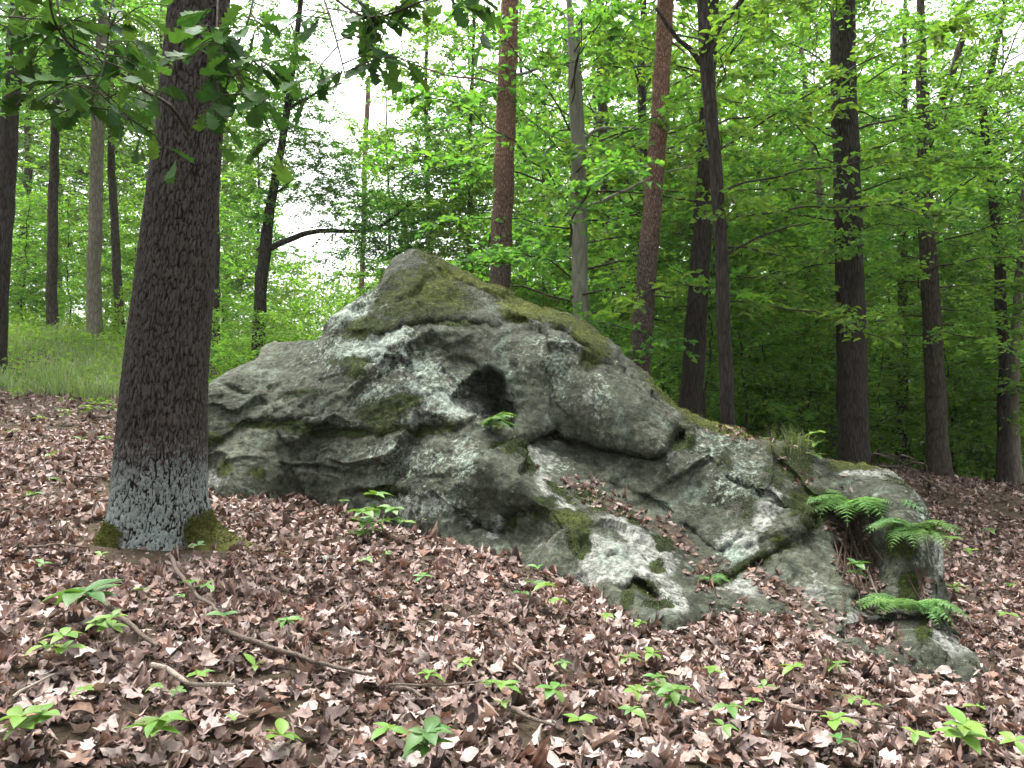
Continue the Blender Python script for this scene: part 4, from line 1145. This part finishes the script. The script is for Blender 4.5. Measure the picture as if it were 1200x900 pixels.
# ------------------------------------------------------------------ leaf litter
def litter_template(kind, seed):
    r = np.random.default_rng(seed)
    tst = np.array([0, .14, .28, .42, .56, .72, .88, 1])
    if kind == 'lobed':
        w = np.array([.02, .12, .3, .17, .38, .2, .26, .03])
    elif kind == 'maple':
        w = np.array([.03, .3, .5, .28, .42, .2, .12, .01])
    else:
        w = np.array([.02, .14, .23, .27, .26, .21, .11, .01])
    return tst, w * r.uniform(.85, 1.15, 8), w * r.uniform(.85, 1.15, 8)
def dry_leaves(pos, nrm_, length, cols, r, crumple=1.0, coarse=False):
    n_ = len(pos)
    kinds = [litter_template(k, i) for i, k in enumerate(['lobed', 'maple', 'oval', 'lobed', 'oval', 'maple', 'lobed'])]
    which = r.integers(len(kinds), size=n_)
    sel = np.array([0, 2, 4, 5, 7]) if coarse else np.arange(8)
    m = len(sel)
    tst = np.stack([k[0] for k in kinds])[which][:, sel]
    wl = np.stack([k[1] for k in kinds])[which][:, sel]
    wr = np.stack([k[2] for k in kinds])[which][:, sel]
    cx_ = r.normal(.2, .9, n_)[:, None] * crumple       # curl across
    cy_ = r.normal(.1, .7, n_)[:, None] * crumple       # curl along
    tw = r.normal(0, .5, n_)[:, None] * crumple
    y = tst - .5
    zm = cy_ * (y ** 2) * .9 + r.normal(size=(n_, m)) * .03 * crumple
    def edge(w, sgn):
        a_ = cx_ + tw * y * sgn
        zz_ = zm + a_ * w * np.abs(w) * 1.6 + np.abs(w) * a_ * .35 + r.normal(size=(n_, m)) * .045 * crumple
        return np.stack([sgn * w * np.cos(np.clip(a_ * .7, -1.2, 1.2)), y + r.normal(size=(n_, m)) * .012, zz_], -1)
    L_ = np.concatenate([edge(wl, -1), np.stack([0 * y, y, zm], -1), edge(wr, 1)], 1)      # (n, 3m, 3)
    L_ *= length[:, None, None]
    az = r.uniform(0, 6.283, n_)
    a_ = np.stack([np.cos(az), np.sin(az), 0 * az], 1)
    z_ = nrm_ / np.linalg.norm(nrm_, axis=1)[:, None]
    x_ = np.cross(a_, z_)
    x_ /= np.linalg.norm(x_, axis=1)[:, None]
    y_ = np.cross(z_, x_)
    V = pos[:, None] + L_[..., :1] * x_[:, None] + L_[..., 1:2] * y_[:, None] + L_[..., 2:] * z_[:, None]
    k = np.arange(m - 1)
    f = np.concatenate([np.stack([k, k + m, k + m + 1, k + 1], 1), np.stack([k + m, k + 2 * m, k + 2 * m + 1, k + m + 1], 1)])
    F = (np.arange(n_)[:, None, None] * 3 * m + f[None]).reshape(-1, 4)
    return V.reshape(-1, 3), [F], np.repeat(cols, 3 * m, 0)
DRY = np.array([[.29, .212, .178], [.215, .148, .12], [.135, .088, .07], [.075, .05, .042], [.36, .285, .25], [.31, .25, .228], [.21, .118, .082], [.17, .128, .112], [.05, .036, .031], [.37, .305, .275]])
DRYP = np.array([.15, .16, .17, .15, .09, .09, .05, .08, .04, .02])
def dry_cols(n_, r):
    c_ = DRY[r.choice(len(DRY), n_, p=DRYP)]
    return c_ * r.uniform(.8, 1.2, n_)[:, None] * np.array([.95, .9, .88])
def ground_normal(p_):
    e = .05
    return np.stack([-(ground(p_[:, 0] + e, p_[:, 1]) - ground(p_[:, 0] - e, p_[:, 1])) / (2 * e), -(ground(p_[:, 0], p_[:, 1] + e) - ground(p_[:, 0], p_[:, 1] - e)) / (2 * e), np.ones(len(p_))], 1)

BARE = [(*G(x_, y_)[:2], r_) for x_, y_, r_ in [(320, 850, .2), (350, 845, .14), (165, 745, .16), (200, 655, .35), (250, 652, .25), (150, 655, .3), (620, 868, .14)]]
def litter(n_, dr, seed, size, coarse, lift):
    pos, r = on_ground_random(n_, (-260, 1480), dr, seed)
    thin = fbm(pos * np.array([1.1, 1.1, 0]) + 2, 3)
    dist_oak = np.hypot(pos[:, 0] - ob[0], pos[:, 1] - ob[1] + .25)
    keep = (r.random(len(pos)) < np.clip(1.15 + thin * 1.6, .12, 1)) & (r.random(len(pos)) < ss(.3, .85, dist_oak) + .15)
    for qx, qy, qr in BARE:
        keep &= (np.hypot(pos[:, 0] - qx, pos[:, 1] - qy) > qr * r.uniform(.4, 1.25, len(pos)))
    pos = pos[keep]
    n_ = len(pos)
    pos[:, 2] += r.random(n_) ** 1.5 * lift
    nm = ground_normal(pos) + r.normal(size=(n_, 3)) * .4
    nm[:, 2] = np.abs(nm[:, 2])
    return dry_leaves(pos, nm, r.uniform(*size, n_), dry_cols(n_, r), r, 1.0, coarse)
bag = Bag()
V, F, C = litter(20500, (2.6, 6.5), 31, (.035, .115), False, .05)
bag.add(V, F, C)
V, F, C = litter(30000, (6.5, 12), 32, (.045, .12), True, .05)
bag.add(V, F, C)
V, F, C = litter(21000, (12, 21), 33, (.06, .13), True, .05)
bag.add(V, F, C)
# crumbs between the leaves
pos, r = on_ground_random(13000, (-200, 1400), (2.6, 8), 34)
pos[:, 2] += r.random(len(pos)) * .012
V, F, C = dry_leaves(pos, ground_normal(pos) + r.normal(size=(len(pos), 3)) * .5, r.uniform(.012, .04, len(pos)), dry_cols(len(pos), r) * .75, r, 1, True)
bag.add(V, F, C)
# leaves caught on the ledges of the boulder
lw = (mask[NB:, :, 2] * area * np.clip(NRf[..., 2], 0, 1))
lw[int(NF * .93):] = 0
lw = (lw / lw.sum()).ravel()
pick = rng.choice(len(lw), 520, p=lw)
pos = RVf.reshape(-1, 3)[pick] + NRf.reshape(-1, 3)[pick] * .012
V, F, C = dry_leaves(pos, NRf.reshape(-1, 3)[pick] + rng.normal(size=(520, 3)) * .4 + np.array([0, 0, .5]), rng.uniform(.04, .1, 520), dry_cols(520, rng) * .85, rng)
bag.add(V, F, C)
o = obj('leaf_litter', bag.build('leaf_litter', [M['dry_leaf']]))
tag(o, 'carpet of dead brown leaves covering the forest floor', 'leaf litter', None, 'stuff')

NEAR = [(185, 640, 'the foot of the large oak'), (150, 752, 'the short thick grey stick'), (225, 702, 'the bent grey-brown stick'), (345, 786, 'the long dark stick'), (220, 818, 'the forked pale stick'), (530, 822, 'the thin straight twig'), (602, 799, 'the short pale broken stick'),
        (500, 895, 'the large dark compound seedling'), (690, 700, 'the pale spur of the boulder'), (790, 740, 'the tip of the pale spur'), (1110, 775, 'the low end of the boulder'), (975, 856, 'the long thin twig below the boulder'), (440, 605, 'the left face of the boulder'), (384, 662, 'the small pale stone'),
        (100, 485, 'the grassy bank'), (1150, 640, 'the end block of the boulder'), (625, 864, 'the dark curved half-buried stick'), (35, 828, 'the thin curved twig'), (70, 654, 'the pale stick by the oak'), (95, 565, 'the dark stick behind the oak'), (900, 745, 'the soil-covered slab of the boulder'), (780, 845, 'the seedling clump in the front litter'), (1130, 890, 'the tall bright seedling of the front edge'), (330, 850, 'the bare patch of soil')]
def near_what(px, py):
    return min(NEAR, key=lambda q_: math.hypot(q_[0] - px, (q_[1] - py) * 1.5))[2]

# the leaves that show largest, one by one
r = np.random.default_rng(55)
LEAFV = []
names = [('pale tan curled dead leaf near ', [0, 4, 9]), ('dull brown dead leaf near ', [1, 7]), ('dark brown dead leaf near ', [2, 3]), ('reddish brown dead leaf near ', [6])]
for ki, (lab, cs_) in enumerate(names):
    for k in range(6):
        c_ = DRY[cs_[k % len(cs_)]][None] * r.uniform(.9, 1.15)
        V, F, C = dry_leaves(np.zeros((1, 3)), np.array([[0, 0, 1.0]]), np.ones(1), c_, r, .75)
        LEAFV.append((ki, mesh('dead_leaf', V, F, [M['dry_leaf']], {'tint': C})))
cnt = 0
while cnt < 296:
    px, py = r.uniform(-10, 1210), 905 - 190 * r.random() ** 1.4
    g_ = G(px, py, 12)
    if g_[1] > 11:
        continue
    ki = r.choice(4, p=[.46, .26, .18, .1])
    me = LEAFV[ki * 6 + r.integers(6)][1]
    nm = Vector((r.normal() * .3, r.normal() * .3 - .08, 1)).normalized()
    qn = nm.to_track_quat('Z', 'Y').to_matrix() @ Matrix.Rotation(r.uniform(0, 6.28), 3, 'Z')
    o = obj('dead_leaf', me, None, (g_[0], g_[1], g_[2] + .035 + r.random() * .02), qn.to_euler(), r.uniform(.085, .145))
    tag(o, names[ki][0] + near_what(px, py), 'leaf', 'dead leaves on top of the litter')
    cnt += 1

# ------------------------------------------------------------------ sticks
def stick(label, pxs, rad, mat='stick', lift=.03, side=None):
    lift += .035
    pp = np.array([G(*p_) for p_ in pxs])
    pp[:, 2] += lift + rad
    b = pp.mean(0)
    path = smooth_path(pp, 20)
    path += np.stack([fbm(path * 5, 2), fbm(path * 5 + 9, 2), .5 * fbm(path * 5 + 4, 2)], 1) * .03
    bag = Bag()
    V, F = tube(path - b, rad * np.linspace(1, .6, 20), 8, .25, rad * 1000)
    bag.add(V, F)
    for s, l in (side or []):
        i = int(s * 19)
        dv = rand_unit(1)[0] * np.array([1, 1, .3])
        dv[2] = abs(dv[2])
        V, F = tube(np.array([path[i], path[i] + dv * l * .5, path[i] + dv * l]) - b, rad * np.array([.5, .4, .2]), 5)
        bag.add(V, F)
    o = obj('fallen_stick', bag.build('fallen_stick', [M[mat]]), None, b)
    tag(o, label, 'stick', 'fallen sticks on the litter')
stick('short thick grey stick sloping down beside the dark green seedling', [(118, 722), (150, 752), (183, 778)], .017)
stick('bent grey-brown stick pointing at the foot of the large oak', [(200, 666), (212, 690), (230, 712), (258, 738)], .016, side=[(.6, .1)])
stick('long dark stick lying beside the bare patch of soil', [(262, 757), (310, 775), (345, 788), (385, 800), (428, 812)], .015, side=[(.5, .12), (.8, .08)])
stick('forked knobbly pale stick below the bent grey-brown stick', [(180, 800), (198, 808), (220, 822), (270, 830)], .015, 'stick_pale', side=[(.4, .12)])
stick('thin straight dark twig lying across the middle litter', [(455, 825), (530, 821), (605, 818)], .008)
stick('short pale broken stick in the middle litter', [(589, 789), (600, 798), (616, 809)], .011, 'stick_pale')
stick('thin curved twig near the bright seedling clump', [(15, 842), (35, 828), (62, 814)], .008, 'stick_pale')
stick('long thin twig lying below the low end of the boulder', [(896, 838), (940, 850), (985, 856), (1050, 868)], .009)
stick('dark curved stick in the lower litter, half buried', [(600, 850), (622, 864), (650, 875)], .012)
stick('dark twig half buried beside the thin straight twig', [(465, 829), (478, 833), (492, 838)], .012)
stick('dark stick lying left of the large oak', [(74, 560), (95, 566), (122, 568)], .014)
stick('pale stick in front of the large oak foot', [(30, 655), (70, 652), (105, 655)], .011)
stick('dark branch lying on the litter beside the crest trunk', [(1078, 566), (1092, 575), (1112, 588)], .03, lift=.06, side=[(.3, .4), (.6, .3)])
for k_, (a_, b2) in enumerate([((1030, 552), (1080, 560)), ((1040, 545), (1088, 566)), ((1020, 556), (1070, 548)), ((1050, 560), (1098, 552)), ((1025, 548), (1062, 563))]):
    stick('dead branch in the brushwood heap between the two crest trunks', [a_, ((a_[0] + b2[0]) / 2, (a_[1] + b2[1]) / 2 - 3), b2], .018, 'stick', .05 + .05 * k_, side=[(.3, .5), (.7, .4)])

# pale stone in the litter
def small_stone(label, px, py, sz, seed):
    r = np.random.default_rng(seed)
    u = np.linspace(0, np.pi, 14)[:, None]
    v = np.linspace(0, 2 * np.pi, 20, endpoint=False)[None]
    S = np.stack([np.sin(u) * np.cos(v), np.sin(u) * np.sin(v), np.cos(u) + 0 * v], -1).reshape(-1, 3)
    fa_, _ = facets(S * 1.3 + seed, seed)
    S = S * (1 + .22 * fa_ + .1 * fbm(S * 2, 3))[:, None] * np.array([1, .8, .6]) * sz
    g_ = G(px, py)
    c_ = np.zeros((len(S), 3))
    o = obj('stone', mesh('stone', S, [grid_faces(14, 20, True)], [M['rock']], {'mask': c_ + np.array([0, .95, 0]), 'mask2': c_}, smooth=False), None, g_ + np.array([0, 0, sz * .3]), (0, 0, r.uniform(0, 6)))
    tag(o, label, 'stone')
small_stone('small pale stone poking out of the litter below the boulder', 384, 662, .07, 3)

# ------------------------------------------------------------------ ferns
def frond_mesh(name, seed, mat, npin=15):
    r = np.random.default_rng(seed)
    bag = Bag()
    s = np.linspace(0, 1, 24)
    arch = r.uniform(.3, .5)
    spine = np.stack([.04 * np.sin(s * 3 + seed), s * .92, .75 * s * (1 - s * .2) - arch * 1.5 * s ** 2.2], 1)
    V, F = tube(spine, np.linspace(.007, .0015, 24), 4)
    tone = r.uniform(.25, .6)
    c0 = leaf_cols(1, tone, .05, r)[0]
    bag.add(V, F, c0 * np.array([1.2, 1, .8]))
    for k in range(npin):
        t_ = .12 + .86 * k / (npin - 1)
        p_ = np.array([np.interp(t_, s, spine[:, j]) for j in range(3)])
        tn = np.array([np.interp(min(1, t_ + .03), s, spine[:, j]) for j in range(3)]) - p_
        tn /= np.linalg.norm(tn) + 1e-9
        ln = .3 * math.sin(math.pi * min(1, .22 + .8 * t_)) ** .9 * (1.05 - .45 * t_) + .015
        for sg in (-1, 1):
            sd = np.cross(tn, [0, 0, 1.0])
            sd /= np.linalg.norm(sd)
            d = sd * sg + tn * .45 + np.array([0, 0, -.12]) + r.normal(size=3) * .06
            d /= np.linalg.norm(d)
            m = 9
            f = np.linspace(.06, 1, m)
            pos = p_ + d * (f * ln)[:, None] - np.array([0, 0, 1]) * (.12 * ln * f ** 2)[:, None]
            pn = np.cross(d, np.cross([0, 0, 1.0], d))
            sl = ln * .27 * (1.05 - f * .85)
            for q_ in (-1, 1):
                ld = d * .6 + np.cross(pn, d) * q_ + r.normal(size=(m, 3)) * .08
                V, F, C = leaf_cards(pos, ld, np.broadcast_to(pn, (m, 3)) + r.normal(size=(m, 3)) * .15, sl, sl * .55 + .004, np.broadcast_to(c0, (m, 3)) * r.uniform(.85, 1.15, (m, 1)), .1, .1)
                bag.add(V, F, C)
    return bag.build(name, [mat])
FROND = [frond_mesh('frond', 60 + i, M['seedling']) for i in range(4)]
def fern(label, px, py, n_, ln, seed, lift=.02, az=(0, 6.283), front=.0):
    r = np.random.default_rng(seed)
    b, nn_ = on_rock(px, py)
    b = b + nn_ * lift
    f = thing('fern', label, 'fern', b, 'ferns on the boulder')
    for k in range(n_):
        a_ = az[0] + (az[1] - az[0]) * (k + r.uniform(.2, .8)) / n_
        obj('frond', FROND[r.integers(4)], f, (0, 0, 0), (r.normal() * .12 + front, r.normal() * .12, a_ - math.pi / 2), ln * r.uniform(.75, 1.15))
fern('large fern with arching fronds above the root-hung gully of the boulder', 1008, 598, 22, .68, 1, .03)
fern('bushy fern drooping over the end block of the boulder', 1068, 628, 15, .46, 2, .03, (2.5, 5.5))
fern('fern with long fronds low in the gully beside the mossy foot of the boulder', 1062, 712, 12, .46, 3, .03, (2.3, 5.8))
fern('small fern growing in the mouth of the small cave', 566, 503, 7, .4, 4, .03, (-1.0, 1.0))
fern('tiny bright fern in the crack of the lower slab', 832, 683, 6, .2, 5, .02, (2.8, 6.6))

# dead fronds and a root hanging in the gully
def hanging(name, label, cat, pxs, rad, mat, group=None):
    pp = []
    for px, py in pxs:
        a_, n2_ = on_rock(px, py)
        pp.append(a_ + n2_ * (.03 + rad))
    pp = np.array(pp)
    b = pp[0].copy()
    path = smooth_path(pp, 22)
    V, F = tube(path - b, rad * np.linspace(1, .5, 22), 6, .2)
    tag(obj(name, mesh(name, V, F, [M[mat]]), None, b), label, cat, group)
hanging('root', 'long grey root hanging down the gully of the boulder', 'root', [(988, 612), (1000, 640), (1014, 668), (1024, 690), (1029, 712)], .016, 'stick')
M['dead_frond'] = bark('dead_frond', (.03, .019, .014), (.1, .064, .05), (40, 40, 10), .4, .004)
rr_ = np.random.default_rng(9)
for k in range(26):
    x0, y0 = 995 + rr_.normal() * 9, 612 + rr_.normal() * 5
    x1, y1 = 1010 + rr_.normal() * 16, 680 + rr_.normal() * 16
    hanging('dead_frond', 'withered brown fern stalk hanging in the gully below the large fern', 'dead fern', [(x0, y0), ((x0 + x1) / 2 + rr_.normal() * 5, (y0 + y1) / 2), (x1, y1)], .006, 'dead_frond', 'withered fern stalks in the gully')
for k in range(9):
    x0, y0 = 1068 + rr_.normal() * 4, 668 + rr_.normal() * 4
    hanging('dead_frond', 'withered brown fern stalk hanging below the bushy fern', 'dead fern', [(x0, y0), (x0 + 8, y0 + 22), (x0 + 18 + rr_.normal() * 5, y0 + 46)], .006, 'dead_frond', 'withered fern stalks under the bushy fern')

# ------------------------------------------------------------------ seedlings
def seed_leaf(name, seed, tone):
    r = np.random.default_rng(seed)
    tst = np.linspace(0, 1, 7)
    w = np.array([.02, .15, .23, .25, .2, .11, 0]) * r.uniform(.85, 1.15)
    z = -.35 * tst ** 2 * r.uniform(.5, 1.3) + .12 * tst
    V = np.concatenate([np.stack([-w, tst, z + w * .3], 1), np.stack([0 * w, tst, z], 1), np.stack([w, tst, z + w * .3], 1)])
    k = np.arange(6)
    F = np.concatenate([np.stack([k, k + 7, k + 8, k + 1], 1), np.stack([k + 7, k + 14, k + 15, k + 8], 1)])
    return mesh(name, V, [F], [M['seedling']], {'tint': np.repeat(leaf_cols(1, tone, .04, r), 21, 0)})
SL_B = [seed_leaf('leaf', 70 + i, .82) for i in range(4)]
SL_D = [seed_leaf('leaf', 80 + i, .3) for i in range(4)]
SL_M = [seed_leaf('leaf', 90 + i, .55) for i in range(4)]
STEM = []
for i in range(3):
    pth = np.array([[0, 0, -.6], [.02, .01, .4], [.05 * i - .04, .03, .75], [.03 * i, .02, 1.0]])
    V, F = tube(smooth_path(pth, 8), np.linspace(.03, .018, 8), 5)
    STEM.append(mesh('stem', V, F, [M['seedling']], {'tint': np.tile([.1, .12, .04], (len(V), 1))}))
SEED_LABEL = {'b': 'bright yellow-green seedling with pointed leaves near ', 'd': 'dark green seedling with spread leaves near ', 'm': 'mid-green seedling with pointed leaves near '}
def seedling(px, py, kind, h, leaf, n_, seed, label=None, base=None, whorls=1):
    r = np.random.default_rng(seed)
    b = G(px, py) + np.array([0, 0, .045]) if base is None else base
    s = thing('seedling', label or SEED_LABEL[kind] + near_what(px, py), 'seedling', b, None if label else {'b': 'bright seedlings', 'd': 'dark seedlings', 'm': 'mid-green seedlings'}[kind], (0, 0, r.uniform(0, 6.28)))
    k3 = int(r.integers(3))
    obj('stem', STEM[k3], s, (0, 0, 0), None, (h * .16 if h < .15 else h * .1, h * .16 if h < .15 else h * .1, h))
    lv = {'b': SL_B, 'd': SL_D, 'm': SL_M}[kind]
    for w_ in range(whorls):
        zt = h * (1 - .38 * w_)
        for k in range(n_):
            a_ = 6.283 * (k + r.uniform(-.2, .2)) / n_ + w_ * .6
            obj('leaf', lv[r.integers(4)], s, (.0, 0, zt), (r.normal(.12, .18), r.normal() * .15, a_), leaf * 1.18 * r.uniform(.7, 1.15))
SEEDS = [(75, 800, 'b', .16, .085, 5, 2), (52, 800, 'b', .1, .075, 4, 1), (130, 765, 'b', .12, .085, 5, 2), (112, 768, 'b', .1, .07, 4, 1), (25, 885, 'b', .1, .09, 5, 2), (48, 888, 'b', .09, .08, 4, 1), (185, 895, 'b', .1, .1, 5, 2), (330, 897, 'b', .07, .09, 5, 1), (98, 842, 'b', .05, .06, 4, 1),
         (232, 658, 'd', .07, .07, 4, 1), (118, 670, 'b', .07, .06, 3, 1), (50, 682, 'm', .07, .07, 3, 1), (298, 818, 'b', .1, .07, 3, 1), (335, 760, 'm', .1, .07, 5, 1), (345, 755, 'm', .08, .06, 4, 1), (262, 755, 'd', .1, .07, 4, 1), (232, 822, 'b', .06, .06, 5, 1), (182, 835, 'b', .05, .05, 4, 1), (208, 838, 'm', .04, .045, 4, 1), (273, 870, 'b', .04, .04, 3, 1),
         (225, 705, 'm', .08, .065, 4, 1), (242, 708, 'm', .07, .06, 4, 1), (212, 720, 'm', .06, .055, 3, 1), (170, 715, 'm', .06, .06, 3, 1), (360, 578, 'm', .18, .12, 4, 2), (300, 572, 'm', .12, .1, 3, 1), (375, 590, 'm', .12, .09, 4, 1), (440, 630, 'm', .34, .14, 6, 3), (425, 640, 'm', .24, .13, 6, 3), (460, 635, 'm', .24, .12, 6, 2), (475, 630, 'b', .1, .08, 4, 1), (508, 628, 'b', .1, .09, 4, 1), (400, 605, 'm', .1, .08, 3, 1),
         (430, 672, 'm', .05, .06, 3, 1), (495, 700, 'm', .1, .07, 4, 1), (453, 668, 'm', .06, .06, 3, 1), (640, 718, 'b', .14, .1, 5, 1), (625, 712, 'd', .12, .1, 4, 1), (655, 730, 'b', .1, .09, 5, 1), (612, 716, 'd', .07, .08, 3, 1), (630, 684, 'm', .08, .07, 3, 1), (712, 740, 'b', .05, .06, 5, 1), (750, 748, 'b', .05, .06, 5, 1),
         (545, 806, 'b', .07, .075, 5, 1), (502, 820, 'b', .07, .07, 5, 1), (590, 838, 'b', .09, .075, 5, 1), (572, 832, 'm', .08, .06, 4, 1), (648, 838, 'm', .07, .075, 6, 1), (588, 852, 'b', .05, .06, 3, 1), (678, 876, 'b', .06, .075, 5, 1), (770, 838, 'm', .13, .075, 6, 2), (790, 850, 'm', .12, .08, 6, 2), (745, 845, 'b', .09, .07, 5, 1), (740, 868, 'm', .09, .065, 5, 1), (765, 792, 'b', .07, .07, 5, 1), (735, 795, 'm', .07, .07, 5, 1),
         (855, 860, 'm', .08, .08, 5, 1), (848, 882, 'm', .06, .07, 4, 1), (930, 806, 'b', .07, .08, 4, 1), (978, 876, 'b', .07, .09, 5, 1), (985, 895, 'd', .06, .07, 4, 1), (1020, 852, 'b', .06, .065, 3, 1), (835, 805, 'b', .05, .07, 4, 1), (980, 798, 'm', .05, .07, 5, 1), (1130, 897, 'b', .13, .12, 6, 2), (1190, 897, 'b', .07, .08, 4, 1), (1072, 885, 'b', .05, .07, 4, 1),
         (1000, 840, 'm', .05, .06, 3, 1), (895, 830, 'm', .05, .06, 3, 1), (660, 800, 'm', .05, .06, 4, 1), (1118, 712, 'b', .14, .1, 6, 1), (1180, 742, 'b', .1, .09, 4, 1), (1135, 660, 'b', .1, .1, 4, 1), (1160, 635, 'm', .12, .1, 4, 1), (1115, 645, 'b', .1, .1, 4, 1), (1185, 700, 'm', .08, .08, 4, 1),
         (40, 600, 'm', .1, .09, 4, 1), (65, 580, 'm', .1, .08, 3, 1), (120, 530, 'm', .14, .1, 4, 1), (45, 505, 'b', .16, .12, 4, 1), (75, 498, 'b', .2, .13, 5, 2), (100, 495, 'b', .25, .14, 5, 2), (115, 492, 'b', .25, .14, 5, 2), (128, 490, 'b', .22, .14, 5, 2), (60, 550, 'm', .12, .1, 3, 1), (95, 530, 'm', .12, .1, 3, 1), (12, 520, 'm', .12, .1, 3, 1), (880, 845, 'b', .05, .05, 3, 1), (1145, 850, 'b', .04, .06, 3, 1)]
for i, (px, py, kd, h, lf, n_, wh) in enumerate(SEEDS):
    seedling(px, py, kd, h, lf, n_, 300 + i, whorls=wh)
seedling(98, 738, 'd', .15, .17, 6, 401, 'large dark green seedling with broad leaflets above the short thick stick', whorls=1)
seedling(110, 735, 'd', .13, .15, 5, 404, 'dark green seedling with narrow leaflets crowding the large broad one', whorls=1)
seedling(500, 912, 'd', .13, .095, 7, 402, 'large dark green compound seedling at the front edge of the litter', whorls=2)
seedling(455, 900, 'b', .1, .09, 5, 403, 'bright seedling crowding the large dark compound seedling', whorls=1)
b, n2_ = on_rock(1000, 690)
seedling(0, 0, 'd', .18, .1, 5, 405, 'seedling with pairs of dark leaves rooted in the soil of the gully', base=b + n2_ * .02, whorls=2)
b, n2_ = on_rock(955, 545)
seedling(0, 0, 'b', .3, .12, 4, 406, 'leafy seedling standing on the shoulder of the boulder before the tall trunk', base=b, whorls=3)
tris = sum(len(m_.polygons) * 2 for m_ in bpy.data.meshes)
print('objects', len(bpy.data.objects), 'approx triangles', tris)

# ------------------------------------------------------------------ moist air between the trees
t = NT('haze_air')
pv = t.n('VolumePrincipled', {'Color': (.9, .95, .93), 'Density': .00035, 'Anisotropy': .2})
t.t.links.new(pv.outputs[0], t.out.inputs['Volume'])
zmin = float(Z.min()) - 1.0
zmax = 36.0
bx = np.array([[x_, y_, z_] for z_ in (zmin, zmax) for y_ in (-602.0, 622.0) for x_ in (-612.0, 612.0)])
hz = obj('haze', mesh('haze', bx, [np.array([[0, 2, 3, 1], [4, 5, 7, 6], [0, 1, 5, 4], [2, 6, 7, 3], [0, 4, 6, 2], [1, 3, 7, 5]])], [t.m], smooth=False))
hz['kind'] = 'stuff'
tag(hz, 'thin pale haze in the air between the trees', 'haze', None, 'stuff')
print('top of everything', max((o_.matrix_world @ Vector(c_)).z for o_ in bpy.data.objects if o_.type == 'MESH' and o_ is not hz for c_ in o_.bound_box), zmin)
